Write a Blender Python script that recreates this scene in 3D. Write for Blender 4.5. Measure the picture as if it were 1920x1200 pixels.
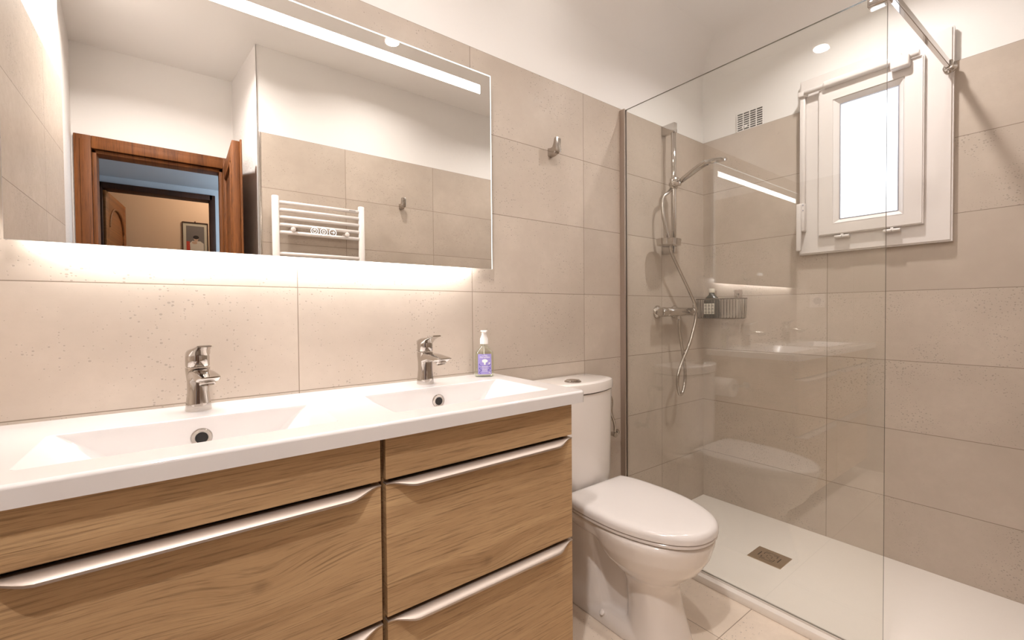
import bpy, bmesh, math, random
from mathutils import Vector, Matrix
for _o in list(bpy.data.objects): bpy.data.objects.remove(_o)
SC = bpy.context.scene
COL = SC.collection
# ------------------------------------------------------------------ camera, world, exposure
def rx(a): return Matrix.Rotation(a, 3, 'X')
cam_d = bpy.data.cameras.new('camera'); cam = bpy.data.objects.new('camera', cam_d); COL.objects.link(cam)
YAW, PIT, ROL = 0.64692, -0.01895, -0.00859
Rroll = Matrix(((math.cos(ROL), 0, -math.sin(ROL)), (0, 1, 0), (math.sin(ROL), 0, math.cos(ROL))))
Rpit = Matrix(((1, 0, 0), (0, math.cos(PIT), -math.sin(PIT)), (0, math.sin(PIT), math.cos(PIT))))
Ryaw = Matrix(((math.cos(YAW), math.sin(YAW), 0), (-math.sin(YAW), math.cos(YAW), 0), (0, 0, 1)))
RR = Ryaw @ Rpit @ Rroll
r_, f_, u_ = RR @ Vector((1, 0, 0)), RR @ Vector((0, 1, 0)), RR @ Vector((0, 0, 1))
M3 = Matrix((r_, u_, -f_)).transposed()
cam.matrix_world = Matrix.Translation((-2.4645, -1.38864, 1.12476)) @ M3.to_4x4()
cam_d.sensor_width = 36; cam_d.lens = 36 * 823.38 / 1920; cam_d.clip_start = 0.02
SC.camera = cam
W = bpy.data.worlds.new('daylight'); SC.world = W; W.use_nodes = True
W.node_tree.nodes['Background'].inputs[0].default_value = (0.86, 0.93, 1.0, 1)
W.node_tree.nodes['Background'].inputs[1].default_value = 2.6
SC.view_settings.view_transform = 'Standard'; SC.view_settings.look = 'None'
SC.view_settings.exposure = 1.1; SC.view_settings.gamma = 1.0; SC.view_settings.use_curve_mapping = False
LAMPCOL = (1.0, 0.945, 0.925)
LAMP_W = 3.1
LEDCOL = (1.0, 0.94, 0.90)
LAMPS = [(-1.93, -0.45, 0.36, 150), (-1.52, -1.0, 0.95, 150), (-0.50, -0.82, 1.35, 145), (-1.30, -0.30, 0.07, 150), (-2.55, -1.20, 3.0, 150)]  # last entry: unseen lamp, added to brighten the wood fronts
CEIL = 2.60

# ------------------------------------------------------------------ helpers
def link(o, parent=None):
    COL.objects.link(o)
    if parent is not None: o.parent = parent
    return o
def tag(o, label=None, cat=None, group=None, kind=None):
    if label: o['label'] = label
    if cat: o['category'] = cat
    if group: o['group'] = group
    if kind: o['kind'] = kind
    return o
def obj(name, bm, mat, parent=None, smooth=None, loc=None):
    me = bpy.data.meshes.new(name); bm.to_mesh(me); bm.free()
    for m in (mat if isinstance(mat, (list, tuple)) else [mat]): me.materials.append(m)
    if smooth is not None:
        for p in me.polygons: p.use_smooth = True
        if smooth < 180: me.set_sharp_from_angle(angle=math.radians(smooth))
    o = bpy.data.objects.new(name, me); link(o, parent)
    if parent is not None:   # meshes are written in world coordinates; parents are unrotated empties/meshes
        wl = Vector((0, 0, 0)); p = parent
        while p is not None: wl += p.location; p = p.parent
        o.location = -wl
    if loc: o.location = loc
    return o
def thing(name, loc, label, cat, group=None):
    o = bpy.data.objects.new(name, None); o.empty_display_size = 0.05; o.location = loc; link(o)
    return tag(o, label, cat, group)
def B(): return bmesh.new()
def box(bm, x0, x1, y0, y1, z0, z1, mi=0):
    vs = [bm.verts.new((x, y, z)) for x in (x0, x1) for y in (y0, y1) for z in (z0, z1)]
    fs = [(0, 1, 3, 2), (4, 6, 7, 5), (0, 4, 5, 1), (2, 3, 7, 6), (0, 2, 6, 4), (1, 5, 7, 3)]
    out = []
    for f in fs:
        a = bm.faces.new([vs[i] for i in f]); a.material_index = mi; out.append(a)
    bm.normal_update()
    return out
def bbox(bm, x0, x1, y0, y1, z0, z1, r=0.002, seg=2, mi=0):
    if x0 > x1: x0, x1 = x1, x0
    if y0 > y1: y0, y1 = y1, y0
    if z0 > z1: z0, z1 = z1, z0
    t = bmesh.new(); box(t, x0, x1, y0, y1, z0, z1)
    bmesh.ops.recalc_face_normals(t, faces=t.faces)
    r = min(r, 0.49 * min(x1 - x0, y1 - y0, z1 - z0))
    if r > 0: bmesh.ops.bevel(t, geom=t.edges[:] , offset=r, segments=seg, profile=0.5, affect='EDGES')
    for f in t.faces: f.material_index = mi
    merge(bm, t)
def merge(bm, t, M=None):
    if M is not None: t.transform(M)
    me = bpy.data.meshes.new('tmp'); t.to_mesh(me); t.free(); bm.from_mesh(me); bpy.data.meshes.remove(me)
def loft(bm, rings, cap0=True, cap1=True, closed=True, mi=0):
    R = [[bm.verts.new(v) for v in r] for r in rings]
    n = len(R[0]); fs = []
    for a, b in zip(R[:-1], R[1:]):
        for i in range(n if closed else n - 1):
            j = (i + 1) % n
            fs.append(bm.faces.new((a[i], a[j], b[j], b[i])))
    if cap0: fs.append(bm.faces.new(R[0][::-1]))
    if cap1: fs.append(bm.faces.new(R[-1]))
    for f in fs: f.material_index = mi
    bmesh.ops.recalc_face_normals(bm, faces=fs)
    return fs
def sring(cx, cy, z, hx, hy, n=32, p=2.0, hy2=None, p2=None):
    """superellipse ring in plan; hy2/p2 for the front (-y) half"""
    out = []
    for i in range(n):
        a = 2 * math.pi * i / n; c, s = math.cos(a), math.sin(a)
        pp = p if s >= 0 or p2 is None else p2; hh = hy if s >= 0 or hy2 is None else hy2
        out.append(Vector((cx + hx * math.copysign(abs(c) ** (2 / pp), c), cy + hh * math.copysign(abs(s) ** (2 / pp), s), z)))
    return out
def frame_from(d):
    d = Vector(d).normalized(); up = Vector((0, 0, 1)) if abs(d.z) < 0.95 else Vector((1, 0, 0))
    a = d.cross(up).normalized(); b = a.cross(d).normalized(); return a, b
def cyl(bm, p0, p1, r0, r1=None, n=24, mi=0, bev=0.0):
    r1 = r0 if r1 is None else r1; p0, p1 = Vector(p0), Vector(p1); d = p1 - p0; L = d.length; a, b = frame_from(d)
    st = [(0, r0), (1, r1)] if bev <= 0 else [(0, r0 - bev), (bev / L, r0), (1 - bev / L, r1), (1, r1 - bev)]
    loft(bm, [[p0 + d * t + (a * math.cos(2 * math.pi * i / n) + b * math.sin(2 * math.pi * i / n)) * r for i in range(n)] for t, r in st], mi=mi)
def lathe(bm, p0, axis, prof, n=28, mi=0, cap0=True, cap1=True):
    p0 = Vector(p0); axis = Vector(axis).normalized(); a, b = frame_from(axis)
    loft(bm, [[p0 + axis * h + (a * math.cos(2 * math.pi * i / n) + b * math.sin(2 * math.pi * i / n)) * max(r, 1e-4) for i in range(n)] for h, r in prof], cap0, cap1, mi=mi)
def crom(pts, k=8, closed=False):
    P = [Vector(p) for p in pts]; out = []; n = len(P)
    rng = range(n if closed else n - 1)
    for i in rng:
        p0 = P[(i - 1) % n] if closed or i > 0 else P[0]; p1 = P[i]; p2 = P[(i + 1) % n]; p3 = P[(i + 2) % n] if closed or i + 2 < n else P[-1]
        for j in range(k):
            t = j / k
            out.append(0.5 * ((2 * p1) + (p2 - p0) * t + (2 * p0 - 5 * p1 + 4 * p2 - p3) * t * t + (3 * p1 - p0 - 3 * p2 + p3) * t ** 3))
    if not closed: out.append(P[-1])
    return out
def tube(bm, pts, r, n=10, closed=False, mi=0):
    P = [Vector(p) for p in pts]; m = len(P); rings = []
    up = None
    for i in range(m):
        d = (P[(i + 1) % m] - P[i - 1]) if closed else (P[min(i + 1, m - 1)] - P[max(i - 1, 0)])
        d.normalize()
        if up is None: a, _ = frame_from(d)
        else: a = (up - d * up.dot(d)).normalized()
        up = a; b = d.cross(a)
        rr = r[i] if isinstance(r, (list, tuple)) else r
        rings.append([P[i] + (a * math.cos(2 * math.pi * k / n) + b * math.sin(2 * math.pi * k / n)) * rr for k in range(n)])
    if closed: rings.append(rings[0])
    loft(bm, rings, not closed, not closed, mi=mi)
def prism(bm, outline, axis, a0, a1, mi=0):
    """outline: list of 2D points; axis 'x': (y,z) extruded in x, 'y': (x,z), 'z': (x,y)"""
    def P(u, v, a): return {'x': (a, u, v), 'y': (u, a, v), 'z': (u, v, a)}[axis]
    loft(bm, [[Vector(P(u, v, a0)) for u, v in outline], [Vector(P(u, v, a1)) for u, v in outline]], mi=mi)
def ringframe(bm, x0, x1, yo0, yo1, zo0, zo1, yi0, yi1, zi0, zi1, r=0.003, mi=0):
    """a flat picture-frame shape in the plane of x, outer/inner rectangles"""
    t = bmesh.new()
    O = [(yo0, zo0), (yo1, zo0), (yo1, zo1), (yo0, zo1)]; I = [(yi0, zi0), (yi1, zi0), (yi1, zi1), (yi0, zi1)]
    V = {}
    for k, x in enumerate((x0, x1)):
        for nm, L in (('o', O), ('i', I)):
            for j, (y, z) in enumerate(L): V[nm, k, j] = t.verts.new((x, y, z))
    for j in range(4):
        q = (j + 1) % 4
        for k in (0, 1): t.faces.new((V['o', k, j], V['o', k, q], V['i', k, q], V['i', k, j]))
        t.faces.new((V['o', 0, j], V['o', 1, j], V['o', 1, q], V['o', 0, q])); t.faces.new((V['i', 0, j], V['i', 1, j], V['i', 1, q], V['i', 0, q]))
    bmesh.ops.recalc_face_normals(t, faces=t.faces)
    ed = [e for e in t.edges if abs(e.verts[0].co.x - e.verts[1].co.x) < 1e-6 and abs(e.verts[0].co.x - min(x0, x1)) < 1e-6 and (e.verts[0].co.y == e.verts[1].co.y or e.verts[0].co.z == e.verts[1].co.z)]
    if r > 0: bmesh.ops.bevel(t, geom=ed, offset=r, segments=3, affect='EDGES')
    for f in t.faces: f.material_index = mi
    merge(bm, t)
def text_bm(txt, size, depth=0.0004, spacing=1.0, font_scale_x=1.0):
    cu = bpy.data.curves.new('t', 'FONT'); cu.body = txt; cu.size = size; cu.extrude = depth; cu.align_x = 'CENTER'; cu.align_y = 'CENTER'; cu.space_character = spacing; cu.resolution_u = 3
    o = bpy.data.objects.new('t', cu); COL.objects.link(o)
    dg = bpy.context.evaluated_depsgraph_get(); dg.update()
    me = bpy.data.meshes.new_from_object(o.evaluated_get(dg)); bm = bmesh.new(); bm.from_mesh(me)
    bpy.data.objects.remove(o); bpy.data.curves.remove(cu); bpy.data.meshes.remove(me)
    if font_scale_x != 1: bmesh.ops.scale(bm, vec=(font_scale_x, 1, 1), verts=bm.verts)
    return bm
def boolean(base_bm, cutters, op='DIFFERENCE'):
    me = bpy.data.meshes.new('b'); base_bm.to_mesh(me); base_bm.free(); o = bpy.data.objects.new('b', me); COL.objects.link(o); tmp = [o]
    for c in cutters:
        mc = bpy.data.meshes.new('c'); c.to_mesh(mc); c.free(); oc = bpy.data.objects.new('c', mc); COL.objects.link(oc); tmp.append(oc)
        m = o.modifiers.new('m', 'BOOLEAN'); m.operation = op; m.object = oc; m.solver = 'EXACT'
    dg = bpy.context.evaluated_depsgraph_get(); dg.update()
    res = bpy.data.meshes.new_from_object(o.evaluated_get(dg)); bm = bmesh.new(); bm.from_mesh(res)
    for t in tmp:
        m = t.data; bpy.data.objects.remove(t); bpy.data.meshes.remove(m)
    bpy.data.meshes.remove(res)
    return bm

# ------------------------------------------------------------------ materials
def s2l(c): return tuple((v / 12.92 if v <= 0.04045 else ((v + 0.055) / 1.055) ** 2.4) for v in [x / 255 for x in c]) + (1,)
class NT:
    def __init__(s, name):
        s.m = bpy.data.materials.new(name); s.m.use_nodes = True; s.t = s.m.node_tree; s.p = s.t.nodes['Principled BSDF']; s.out = s.t.nodes['Material Output']
    def n(s, kind, **kw):
        nd = s.t.nodes.new('ShaderNode' + kind)
        for k, v in kw.items(): setattr(nd, k, v)
        return nd
    def l(s, a, b): s.t.links.new(a, b)
    def math(s, op, a, b=None, c=None, clamp=False):
        nd = s.n('Math', operation=op); nd.use_clamp = clamp
        for i, v in enumerate((a, b, c)):
            if v is None: continue
            if isinstance(v, (int, float)): nd.inputs[i].default_value = v
            else: s.l(v, nd.inputs[i])
        return nd.outputs[0]
    def mixc(s, fac, a, b):
        nd = s.n('Mix', data_type='RGBA')
        for i, v in ((0, fac), (6, a), (7, b)):
            if isinstance(v, (int, float, tuple)): nd.inputs[i].default_value = v
            else: s.l(v, nd.inputs[i])
        return nd.outputs[2]
    def ramp(s, fac, a, b, va=0.0, vb=1.0):
        nd = s.n('MapRange'); nd.clamp = True
        s.l(fac, nd.inputs[0]); nd.inputs[1].default_value = a; nd.inputs[2].default_value = b; nd.inputs[3].default_value = va; nd.inputs[4].default_value = vb
        return nd.outputs[0]
    def pos(s): return s.n('NewGeometry').outputs['Position']
    def objc(s): return s.n('TexCoord').outputs['Object']
    def noise(s, vec, scale, detail=2, rough=0.5, dist=0.0):
        nd = s.n('TexNoise'); s.l(vec, nd.inputs['Vector']); nd.inputs['Scale'].default_value = scale; nd.inputs['Detail'].default_value = detail; nd.inputs['Roughness'].default_value = rough; nd.inputs['Distortion'].default_value = dist
        return nd.outputs['Fac']
    def scalev(s, vec, sc):
        nd = s.n('VectorMath', operation='MULTIPLY'); s.l(vec, nd.inputs[0]); nd.inputs[1].default_value = sc; return nd.outputs[0]
    def bump(s, h, strength=0.3, dist=0.002):
        nd = s.n('Bump'); nd.inputs['Strength'].default_value = strength; nd.inputs['Distance'].default_value = dist; s.l(h, nd.inputs['Height']); s.l(nd.outputs[0], s.p.inputs['Normal'])
    def setp(s, **kw):
        for k, v in kw.items():
            i = s.p.inputs[k.replace('_', ' ')]
            if isinstance(v, (int, float, tuple)): i.default_value = v
            else: s.l(v, i)
def simple(name, col, rough=0.4, metal=0.0, coat=0.0, noise_amt=0.03, scale=40, bump=0.0):
    t = NT(name); c = s2l(col); n = t.noise(t.pos(), scale, 3)
    dark = tuple(v * (1 - noise_amt) for v in c[:3]) + (1,)
    t.setp(Base_Color=t.mixc(n, dark, c), Roughness=rough, Metallic=metal, Coat_Weight=coat)
    if bump > 0: t.bump(n, bump, 0.001)
    return t.m
def tile_mat(name, u, u0, du, v, v0, dv, col=(191, 178, 165), joint=0.0015, rough=0.42):
    t = NT(name); pos = t.pos(); sp = t.n('SeparateXYZ'); t.l(pos, sp.inputs[0]); U = sp.outputs['XYZ'.index(u)]; V = sp.outputs['XYZ'.index(v)]
    fu = t.math('DIVIDE', t.math('SUBTRACT', U, u0), du); fv = t.math('DIVIDE', t.math('SUBTRACT', V, v0), dv)
    def dist(f, d): fr = t.math('FRACT', f); return t.math('MULTIPLY', t.math('MINIMUM', fr, t.math('SUBTRACT', 1.0, fr)), d)
    d = t.math('MINIMUM', dist(fu, du), dist(fv, dv))
    jm = t.ramp(d, joint * 0.55, joint, 1.0, 0.0)
    cid = t.n('CombineXYZ'); t.l(t.math('FLOOR', fu), cid.inputs[0]); t.l(t.math('FLOOR', fv), cid.inputs[1])
    wn = t.n('TexWhiteNoise', noise_dimensions='3D'); t.l(cid.outputs[0], wn.inputs['Vector'])
    off = t.n('VectorMath', operation='MULTIPLY_ADD'); t.l(wn.outputs['Color'], off.inputs[0]); off.inputs[1].default_value = (7, 7, 7); t.l(pos, off.inputs[2]); q = off.outputs[0]
    big = t.noise(q, 3.2, 4, 0.6); med = t.noise(q, 38, 4, 0.65)
    c = s2l(col); hi = tuple(min(1, x * k) for x, k in zip(c[:3], (1.07, 1.065, 1.05))) + (1,); lo = tuple(x * k for x, k in zip(c[:3], (0.90, 0.885, 0.86))) + (1,)
    base = t.mixc(t.ramp(big, 0.32, 0.68), lo, hi)
    base = t.mixc(t.ramp(med, 0.35, 0.65, 0.0, 0.30), base, lo)
    vo = t.n('TexVoronoi'); ax = {'X': (0.75, 1, 1), 'Y': (1, 0.75, 1)}[u]; t.l(t.scalev(q, ax), vo.inputs['Vector']); vo.inputs['Scale'].default_value = 165; vo.inputs['Randomness'].default_value = 1.0
    spr = t.n('SeparateColor'); t.l(vo.outputs['Color'], spr.inputs[0])
    size = t.math('MULTIPLY', t.math('POWER', spr.outputs[0], 2.2), 0.42)
    clus = t.ramp(t.noise(q, 5.5, 3, 0.6), 0.42, 0.60, 0.35, 1.0)
    spot = t.ramp(t.math('SUBTRACT', vo.outputs['Distance'], t.math('MULTIPLY', size, clus)), -0.04, 0.03, 1.0, 0.0)
    base = t.mixc(t.math('MULTIPLY', spot, 0.5), base, tuple(x * 0.42 for x in c[:3]) + (1,))
    grout = tuple(x * k for x, k in zip(c[:3], (0.46, 0.42, 0.37))) + (1,)
    t.setp(Base_Color=t.mixc(jm, base, grout), Roughness=t.ramp(med, 0.3, 0.7, rough - 0.05, rough + 0.1), Specular_IOR_Level=0.35)
    h = t.math('SUBTRACT', t.math('SUBTRACT', t.math('MULTIPLY', med, 0.25), t.math('MULTIPLY', spot, 0.6)), jm)
    t.bump(h, 0.25, 0.0012)
    return t.m
def plaster_mat(name, col, bump=0.35, scale=9, dist=0.004):
    t = NT(name); p = t.pos(); a = t.noise(p, scale, 4, 0.55, 0.6); b = t.noise(p, scale * 9, 3, 0.6); c = s2l(col)
    t.setp(Base_Color=t.mixc(t.noise(p, 1.3, 2), tuple(x * 0.975 for x in c[:3]) + (1,), c), Roughness=0.75, Specular_IOR_Level=0.25)
    t.bump(t.math('ADD', t.math('POWER', a, 2.0), t.math('MULTIPLY', b, 0.12)), bump, dist)
    return t.m
def oak_mat(name, axis='X', light=(202, 168, 126), dark=(160, 125, 88), knots=(), s=1.0, zv='Z'):
    t = NT(name); pos = t.pos(); sp = t.n('SeparateXYZ'); t.l(pos, sp.inputs[0]); X = sp.outputs['XYZ'.index(axis)]; Z = sp.outputs['XYZ'.index(zv)]
    g = Z
    for (kx, kz, amp, rad) in knots:
        dx = t.math('MULTIPLY', t.math('SUBTRACT', X, kx), 0.45); dz = t.math('SUBTRACT', Z, kz)
        d2 = t.math('ADD', t.math('MULTIPLY', dx, dx), t.math('MULTIPLY', dz, dz))
        e = t.math('POWER', 2.718, t.math('MULTIPLY', d2, -1.0 / (rad * rad)))
        g = t.math('ADD', g, t.math('MULTIPLY', e, amp))
    def vec(sx, sz):
        cb = t.n('CombineXYZ'); t.l(t.math('MULTIPLY', X, sx), cb.inputs[0]); t.l(t.math('MULTIPLY', g, sz), cb.inputs[1]); return cb.outputs[0]
    slope = t.math('ADD', g, t.math('MULTIPLY', X, 0.03)); 
    w = t.noise(vec(1.3 * s, 16 * s), 1.0, 4, 0.55, 0.5); f = t.noise(vec(7 * s, 230 * s), 1.0, 4, 0.65, 0.25); f2 = t.noise(vec(26 * s, 480 * s), 1.0, 2, 0.6)
    pore = t.ramp(f, 0.52, 0.66); 
    c = t.mixc(t.ramp(w, 0.3, 0.7), s2l(dark), s2l(light))
    c = t.mixc(t.ramp(f2, 0.3, 0.75, 0.0, 0.35), c, s2l(light))
    c = t.mixc(t.math('MULTIPLY', pore, 0.62), c, tuple(x * 0.55 for x in s2l(dark)[:3]) + (1,))
    f3 = t.ramp(t.noise(vec(15 * s, 560 * s), 1.0, 3, 0.6), 0.54, 0.66)
    c = t.mixc(t.math('MULTIPLY', f3, 0.30), c, tuple(x * 0.5 for x in s2l(dark)[:3]) + (1,))
    for (kx, kz, amp, rad) in knots:
        dx = t.math('MULTIPLY', t.math('SUBTRACT', X, kx), 0.7); dz = t.math('SUBTRACT', Z, kz)
        d = t.math('SQRT', t.math('ADD', t.math('MULTIPLY', dx, dx), t.math('MULTIPLY', dz, dz)))
        d = t.math('ADD', d, t.math('MULTIPLY', t.math('SUBTRACT', t.noise(pos, 60, 2), 0.5), 0.014))
        c = t.mixc(t.ramp(d, 0.002, 0.014, 0.5, 0.0), c, tuple(x * 0.5 for x in s2l(dark)[:3]) + (1,))
    t.setp(Base_Color=c, Roughness=0.55, Specular_IOR_Level=0.3)
    t.bump(t.math('SUBTRACT', 1.0, pore), 0.25, 0.0006)
    return t.m
def glass_mat(name, tint=(0.975, 0.981, 0.970), gain=1.0):
    t = NT(name); geo = t.n('NewGeometry'); fr = t.n('Fresnel'); t.l(t.math('ADD', t.math('MULTIPLY', geo.outputs['Backfacing'], 1 / 1.52 - 1.52), 1.52), fr.inputs['IOR'])
    tr = t.n('BsdfTransparent'); tr.inputs[0].default_value = tint + (1,); gl = t.n('BsdfGlossy'); gl.inputs['Roughness'].default_value = 0.0; gl.inputs[0].default_value = (1, 1, 1, 1)
    mx = t.n('MixShader'); t.l(t.math('MULTIPLY', fr.outputs[0], gain, clamp=True), mx.inputs[0]); t.l(tr.outputs[0], mx.inputs[1]); t.l(gl.outputs[0], mx.inputs[2]); t.l(mx.outputs[0], t.out.inputs[0])
    return t.m
def emit_mat(name, col, strength):
    t = NT(name); e = t.n('Emission'); e.inputs[0].default_value = tuple(col) + (1,); e.inputs[1].default_value = strength; t.l(e.outputs[0], t.out.inputs[0]); return t.m

TB, TR_, = 0.5926, 0.6
M = {}
M['tile_back'] = tile_mat('tile_back', 'X', -0.413, 0.5931, 'Z', 2.10, 0.30)
M['tile_right'] = tile_mat('tile_right', 'Y', -0.6226, 0.66, 'Z', 2.10, 0.30)
M['tile_front'] = tile_mat('tile_front', 'X', -1.642, 0.590, 'Z', 2.125, 0.3012)
M['tile_left'] = tile_mat('tile_left', 'Y', -0.36, 0.60, 'Z', 2.10, 0.30)
M['tile_floor'] = tile_mat('tile_floor', 'X', -1.01, 0.593, 'Y', -0.626, 0.593, col=(236, 221, 205), joint=0.0018)
M['plaster'] = plaster_mat('plaster', (240, 237, 233))
M['ceiling'] = plaster_mat('ceiling_paint', (240, 237, 233), 0.12, 5, 0.003)
M['rough_plaster'] = plaster_mat('rough_plaster', (236, 232, 228), 0.9, 45, 0.003)
M['hall_paint'] = plaster_mat('hall_paint', (200, 204, 210), 0.2, 8)
M['room_paint'] = plaster_mat('room_paint', (226, 196, 165), 0.2, 8)
M['oak'] = oak_mat('oak_front', 'X', knots=((-2.355, 0.625, 0.035, 0.05), (-1.86, 0.50, 0.02, 0.04)))
M['carcass'] = oak_mat('oak_side', 'Y')
M['inner_shade'] = simple('interior_shade', (30, 24, 20), 0.8)  # near-black colour painted for the shade behind gaps and slats
M['ceramic'] = simple('white_ceramic', (221, 216, 213), 0.07, coat=0.4, noise_amt=0.01)
M['ceramic_wc'] = simple('toilet_ceramic', (232, 224, 217), 0.09, coat=0.4, noise_amt=0.01)
M['lid_plastic'] = simple('seat_plastic', (226, 219, 214), 0.16, noise_amt=0.01)
M['chrome'] = simple('chrome', (196, 190, 184), 0.06, 1.0, noise_amt=0.02)
M['satin'] = simple('satin_chrome', (184, 176, 168), 0.22, 1.0, noise_amt=0.03)
M['alu'] = simple('brushed_aluminium', (190, 177, 166), 0.5, 1.0, noise_amt=0.04, scale=200)
M['steel'] = simple('drain_steel', (196, 176, 152), 0.5, 1.0, noise_amt=0.08, scale=300)
M['black'] = simple('black_hole', (18, 14, 12), 0.5)
M['white_plastic'] = simple('white_plastic', (236, 229, 223), 0.3, noise_amt=0.01)
M['pvc'] = simple('white_pvc', (222, 215, 210), 0.28, noise_amt=0.01)
M['tray'] = simple('tray_resin', (242, 234, 225), 0.55, noise_amt=0.02, scale=30, bump=0.05)
M['radiator'] = simple('radiator_enamel', (240, 233, 228), 0.22, noise_amt=0.01)
M['silicone'] = simple('silicone', (225, 215, 205), 0.5)
M['glass'] = glass_mat('screen_glass', gain=1.6)
M['glass_edge'] = simple('glass_edge', (96, 92, 80), 0.15)
M['bottle_clear'] = glass_mat('bottle_clear', (0.93, 0.945, 0.895), 2.2)
M['soap_liquid'] = glass_mat('soap_liquid', (0.96, 0.965, 0.91), 0.3)
M['mirror'] = simple('mirror_silver', (240, 238, 234), 0.004, 1.0, noise_amt=0.0)
M['mirror_edge_glow'] = emit_mat('glowing_mirror_edge', (0.93, 1.0, 0.98), 1.2)
M['mirror_box'] = simple('mirror_backing', (200, 200, 200), 0.5)
M['led'] = emit_mat('led_band', LEDCOL, 5.0)
M['led_under'] = emit_mat('led_under', (1.0, 0.98, 0.975), 44.0)
M['icon'] = emit_mat('backlit_icon', (1, 0.95, 0.9), 0.9)
M['lamp_glow'] = emit_mat('lamp_glow', (1, 0.93, 0.86), 14.0)
M['added_lamp'] = emit_mat('added_lamp', (1, 0.85, 0.7), 3.0)
M['door_wood'] = oak_mat('varnished_door_wood', 'Z', (140, 84, 38), (90, 50, 20), s=0.8, zv='X')
M['door_rail'] = oak_mat('varnished_rail_wood', 'X', (158, 100, 50), (104, 60, 26), s=0.8)
M['dark_wood'] = oak_mat('dark_frame_wood', 'Z', (74, 40, 22), (44, 22, 12), zv='X')
M['paper'] = simple('toilet_paper', (240, 232, 225), 0.9, noise_amt=0.03, scale=300, bump=0.2)
M['lilac'] = simple('label_lilac', (158, 146, 206), 0.4)
M['label_white'] = simple('label_white', (240, 236, 232), 0.5)
M['label_violet'] = simple('label_violet', (92, 76, 160), 0.5)
M['bottle_green'] = simple('dark_green_bottle', (44, 48, 38), 0.15, noise_amt=0.02)
M['cap'] = simple('cream_cap', (226, 220, 205), 0.35)
M['wire'] = simple('basket_wire', (120, 106, 92), 0.25, 0.9)
M['clearpad'] = glass_mat('clear_pad', (0.9, 0.87, 0.85))
M['rubber'] = simple('grey_gasket', (150, 150, 158), 0.6)
def frosted():
    t = NT('frosted_pane'); a = t.n('BsdfTranslucent'); a.inputs[0].default_value = (0.95, 0.97, 1, 1); b = t.n('BsdfTransparent'); b.inputs[0].default_value = (0.95, 0.97, 1, 1)
    mx = t.n('MixShader'); mx.inputs[0].default_value = 0.6; t.l(a.outputs[0], mx.inputs[1]); t.l(b.outputs[0], mx.inputs[2]); t.l(mx.outputs[0], t.out.inputs[0]); return t.m
M['frosted'] = frosted()

# ------------------------------------------------------------------ room shell
def struct(name, bm, m, parent=None, smooth=None):
    o = obj(name, bm, m, parent, smooth)
    if parent is None: tag(o, kind='structure')
    return o
TOP = 2.10; YF = -1.46; XR = -2.108; TOPF = 2.125; YD = -2.01
b = B(); box(b, -3.0, 0.2, -2.01, 0.2, -0.15, 0.0); floor = struct('floor', b, M['tile_floor'])
b = B(); box(b, -3.1, 0.2, -2.05, 0.2, CEIL, CEIL + 0.1)
def cove(bm, p0, p1, inward, r=0.16, n=8):
    p0, p1, d = Vector(p0), Vector(p1), Vector(inward)
    prof = [Vector((0, 0, 0))] + [d * (r - r * math.sin(a)) + Vector((0, 0, -(r - r * math.cos(a)))) for a in [math.pi / 2 * i / n for i in range(n + 1)]]
    loft(bm, [[p0 + q for q in prof], [p1 + q for q in prof]])
cove(b, (-2.9, 0.008, CEIL), (0.008, 0.008, CEIL), (0, -1, 0)); cove(b, (0.008, 0.008, CEIL), (0.008, YF, CEIL), (-1, 0, 0))
ceil = struct('ceiling', b, M['ceiling'], smooth=30)
b = B(); box(b, -2.95, 0.2, 0.008, 0.2, 0.0, CEIL); wb = struct('wall_back', b, M['plaster'])
b = B(); box(b, -2.84, 0.0, 0.0, 0.0079, 0.0, TOP); obj('tile_cladding', b, M['tile_back'], wb)
# right wall with the window hole
WY0, WY1, WZ0, WZ1 = -0.905, -0.655, 1.51, 2.09
b = B()
for (y0, y1, z0, z1) in ((YF - 0.1, WY0, 0, CEIL), (WY1, 0.2, 0, CEIL), (WY0, WY1, 0, WZ0), (WY0, WY1, WZ1, CEIL)): box(b, 0.008, 0.2, y0, y1, z0, z1)
wr = struct('wall_right', b, M['plaster'])
b = B()
for (y0, y1, z0, z1) in ((YF, WY0, 0, TOP), (WY1, 0.0, 0, TOP), (WY0, WY1, 0, WZ0)): box(b, 0.0, 0.0079, y0, y1, z0, z1)
obj('tile_cladding', b, M['tile_right'], wr)
# front wall (opposite the mirror) with the door alcove left of it
b = B(); prism(b, [(0.0, YF - 0.008), (0.0, YF - 0.2), (XR - 0.13, YD - 0.1), (XR - 0.065, YD), (XR, YF - 0.008)], 'z', 0, CEIL); wf = struct('wall_front', b, M['plaster'])
b = B(); box(b, XR + 0.012, 0.0, YF - 0.0079, YF, 0, TOPF); obj('tile_cladding', b, M['tile_front'], wf)
b = B(); box(b, XR + 0.006, XR + 0.0119, YF - 0.0078, YF + 0.002, 0, TOPF); obj('edge_trim', b, M['satin'], wf)
b = B(); prism(b, [(XR - 0.003, YF - 0.002), (XR - 0.003, YF - 0.02), (XR - 0.0675, YD), (XR - 0.065, YD)], 'z', 0, CEIL); obj('rough_render', b, M['rough_plaster'], wf)
# left wall
b = B(); prism(b, [(-2.848, 0.0), (-2.848, -1.285), (-2.862, -1.30), (-2.915, YD), (-2.915, YD - 0.1), (-3.0, YD - 0.1), (-3.0, 0.2)], 'z', 0, CEIL); wl = struct('wall_left', b, M['rough_plaster'])
b = B(); box(b, -2.8479, -2.84, -1.285, 0.0, 0, TOP); obj('tile_cladding', b, M['tile_left'], wl)
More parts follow.
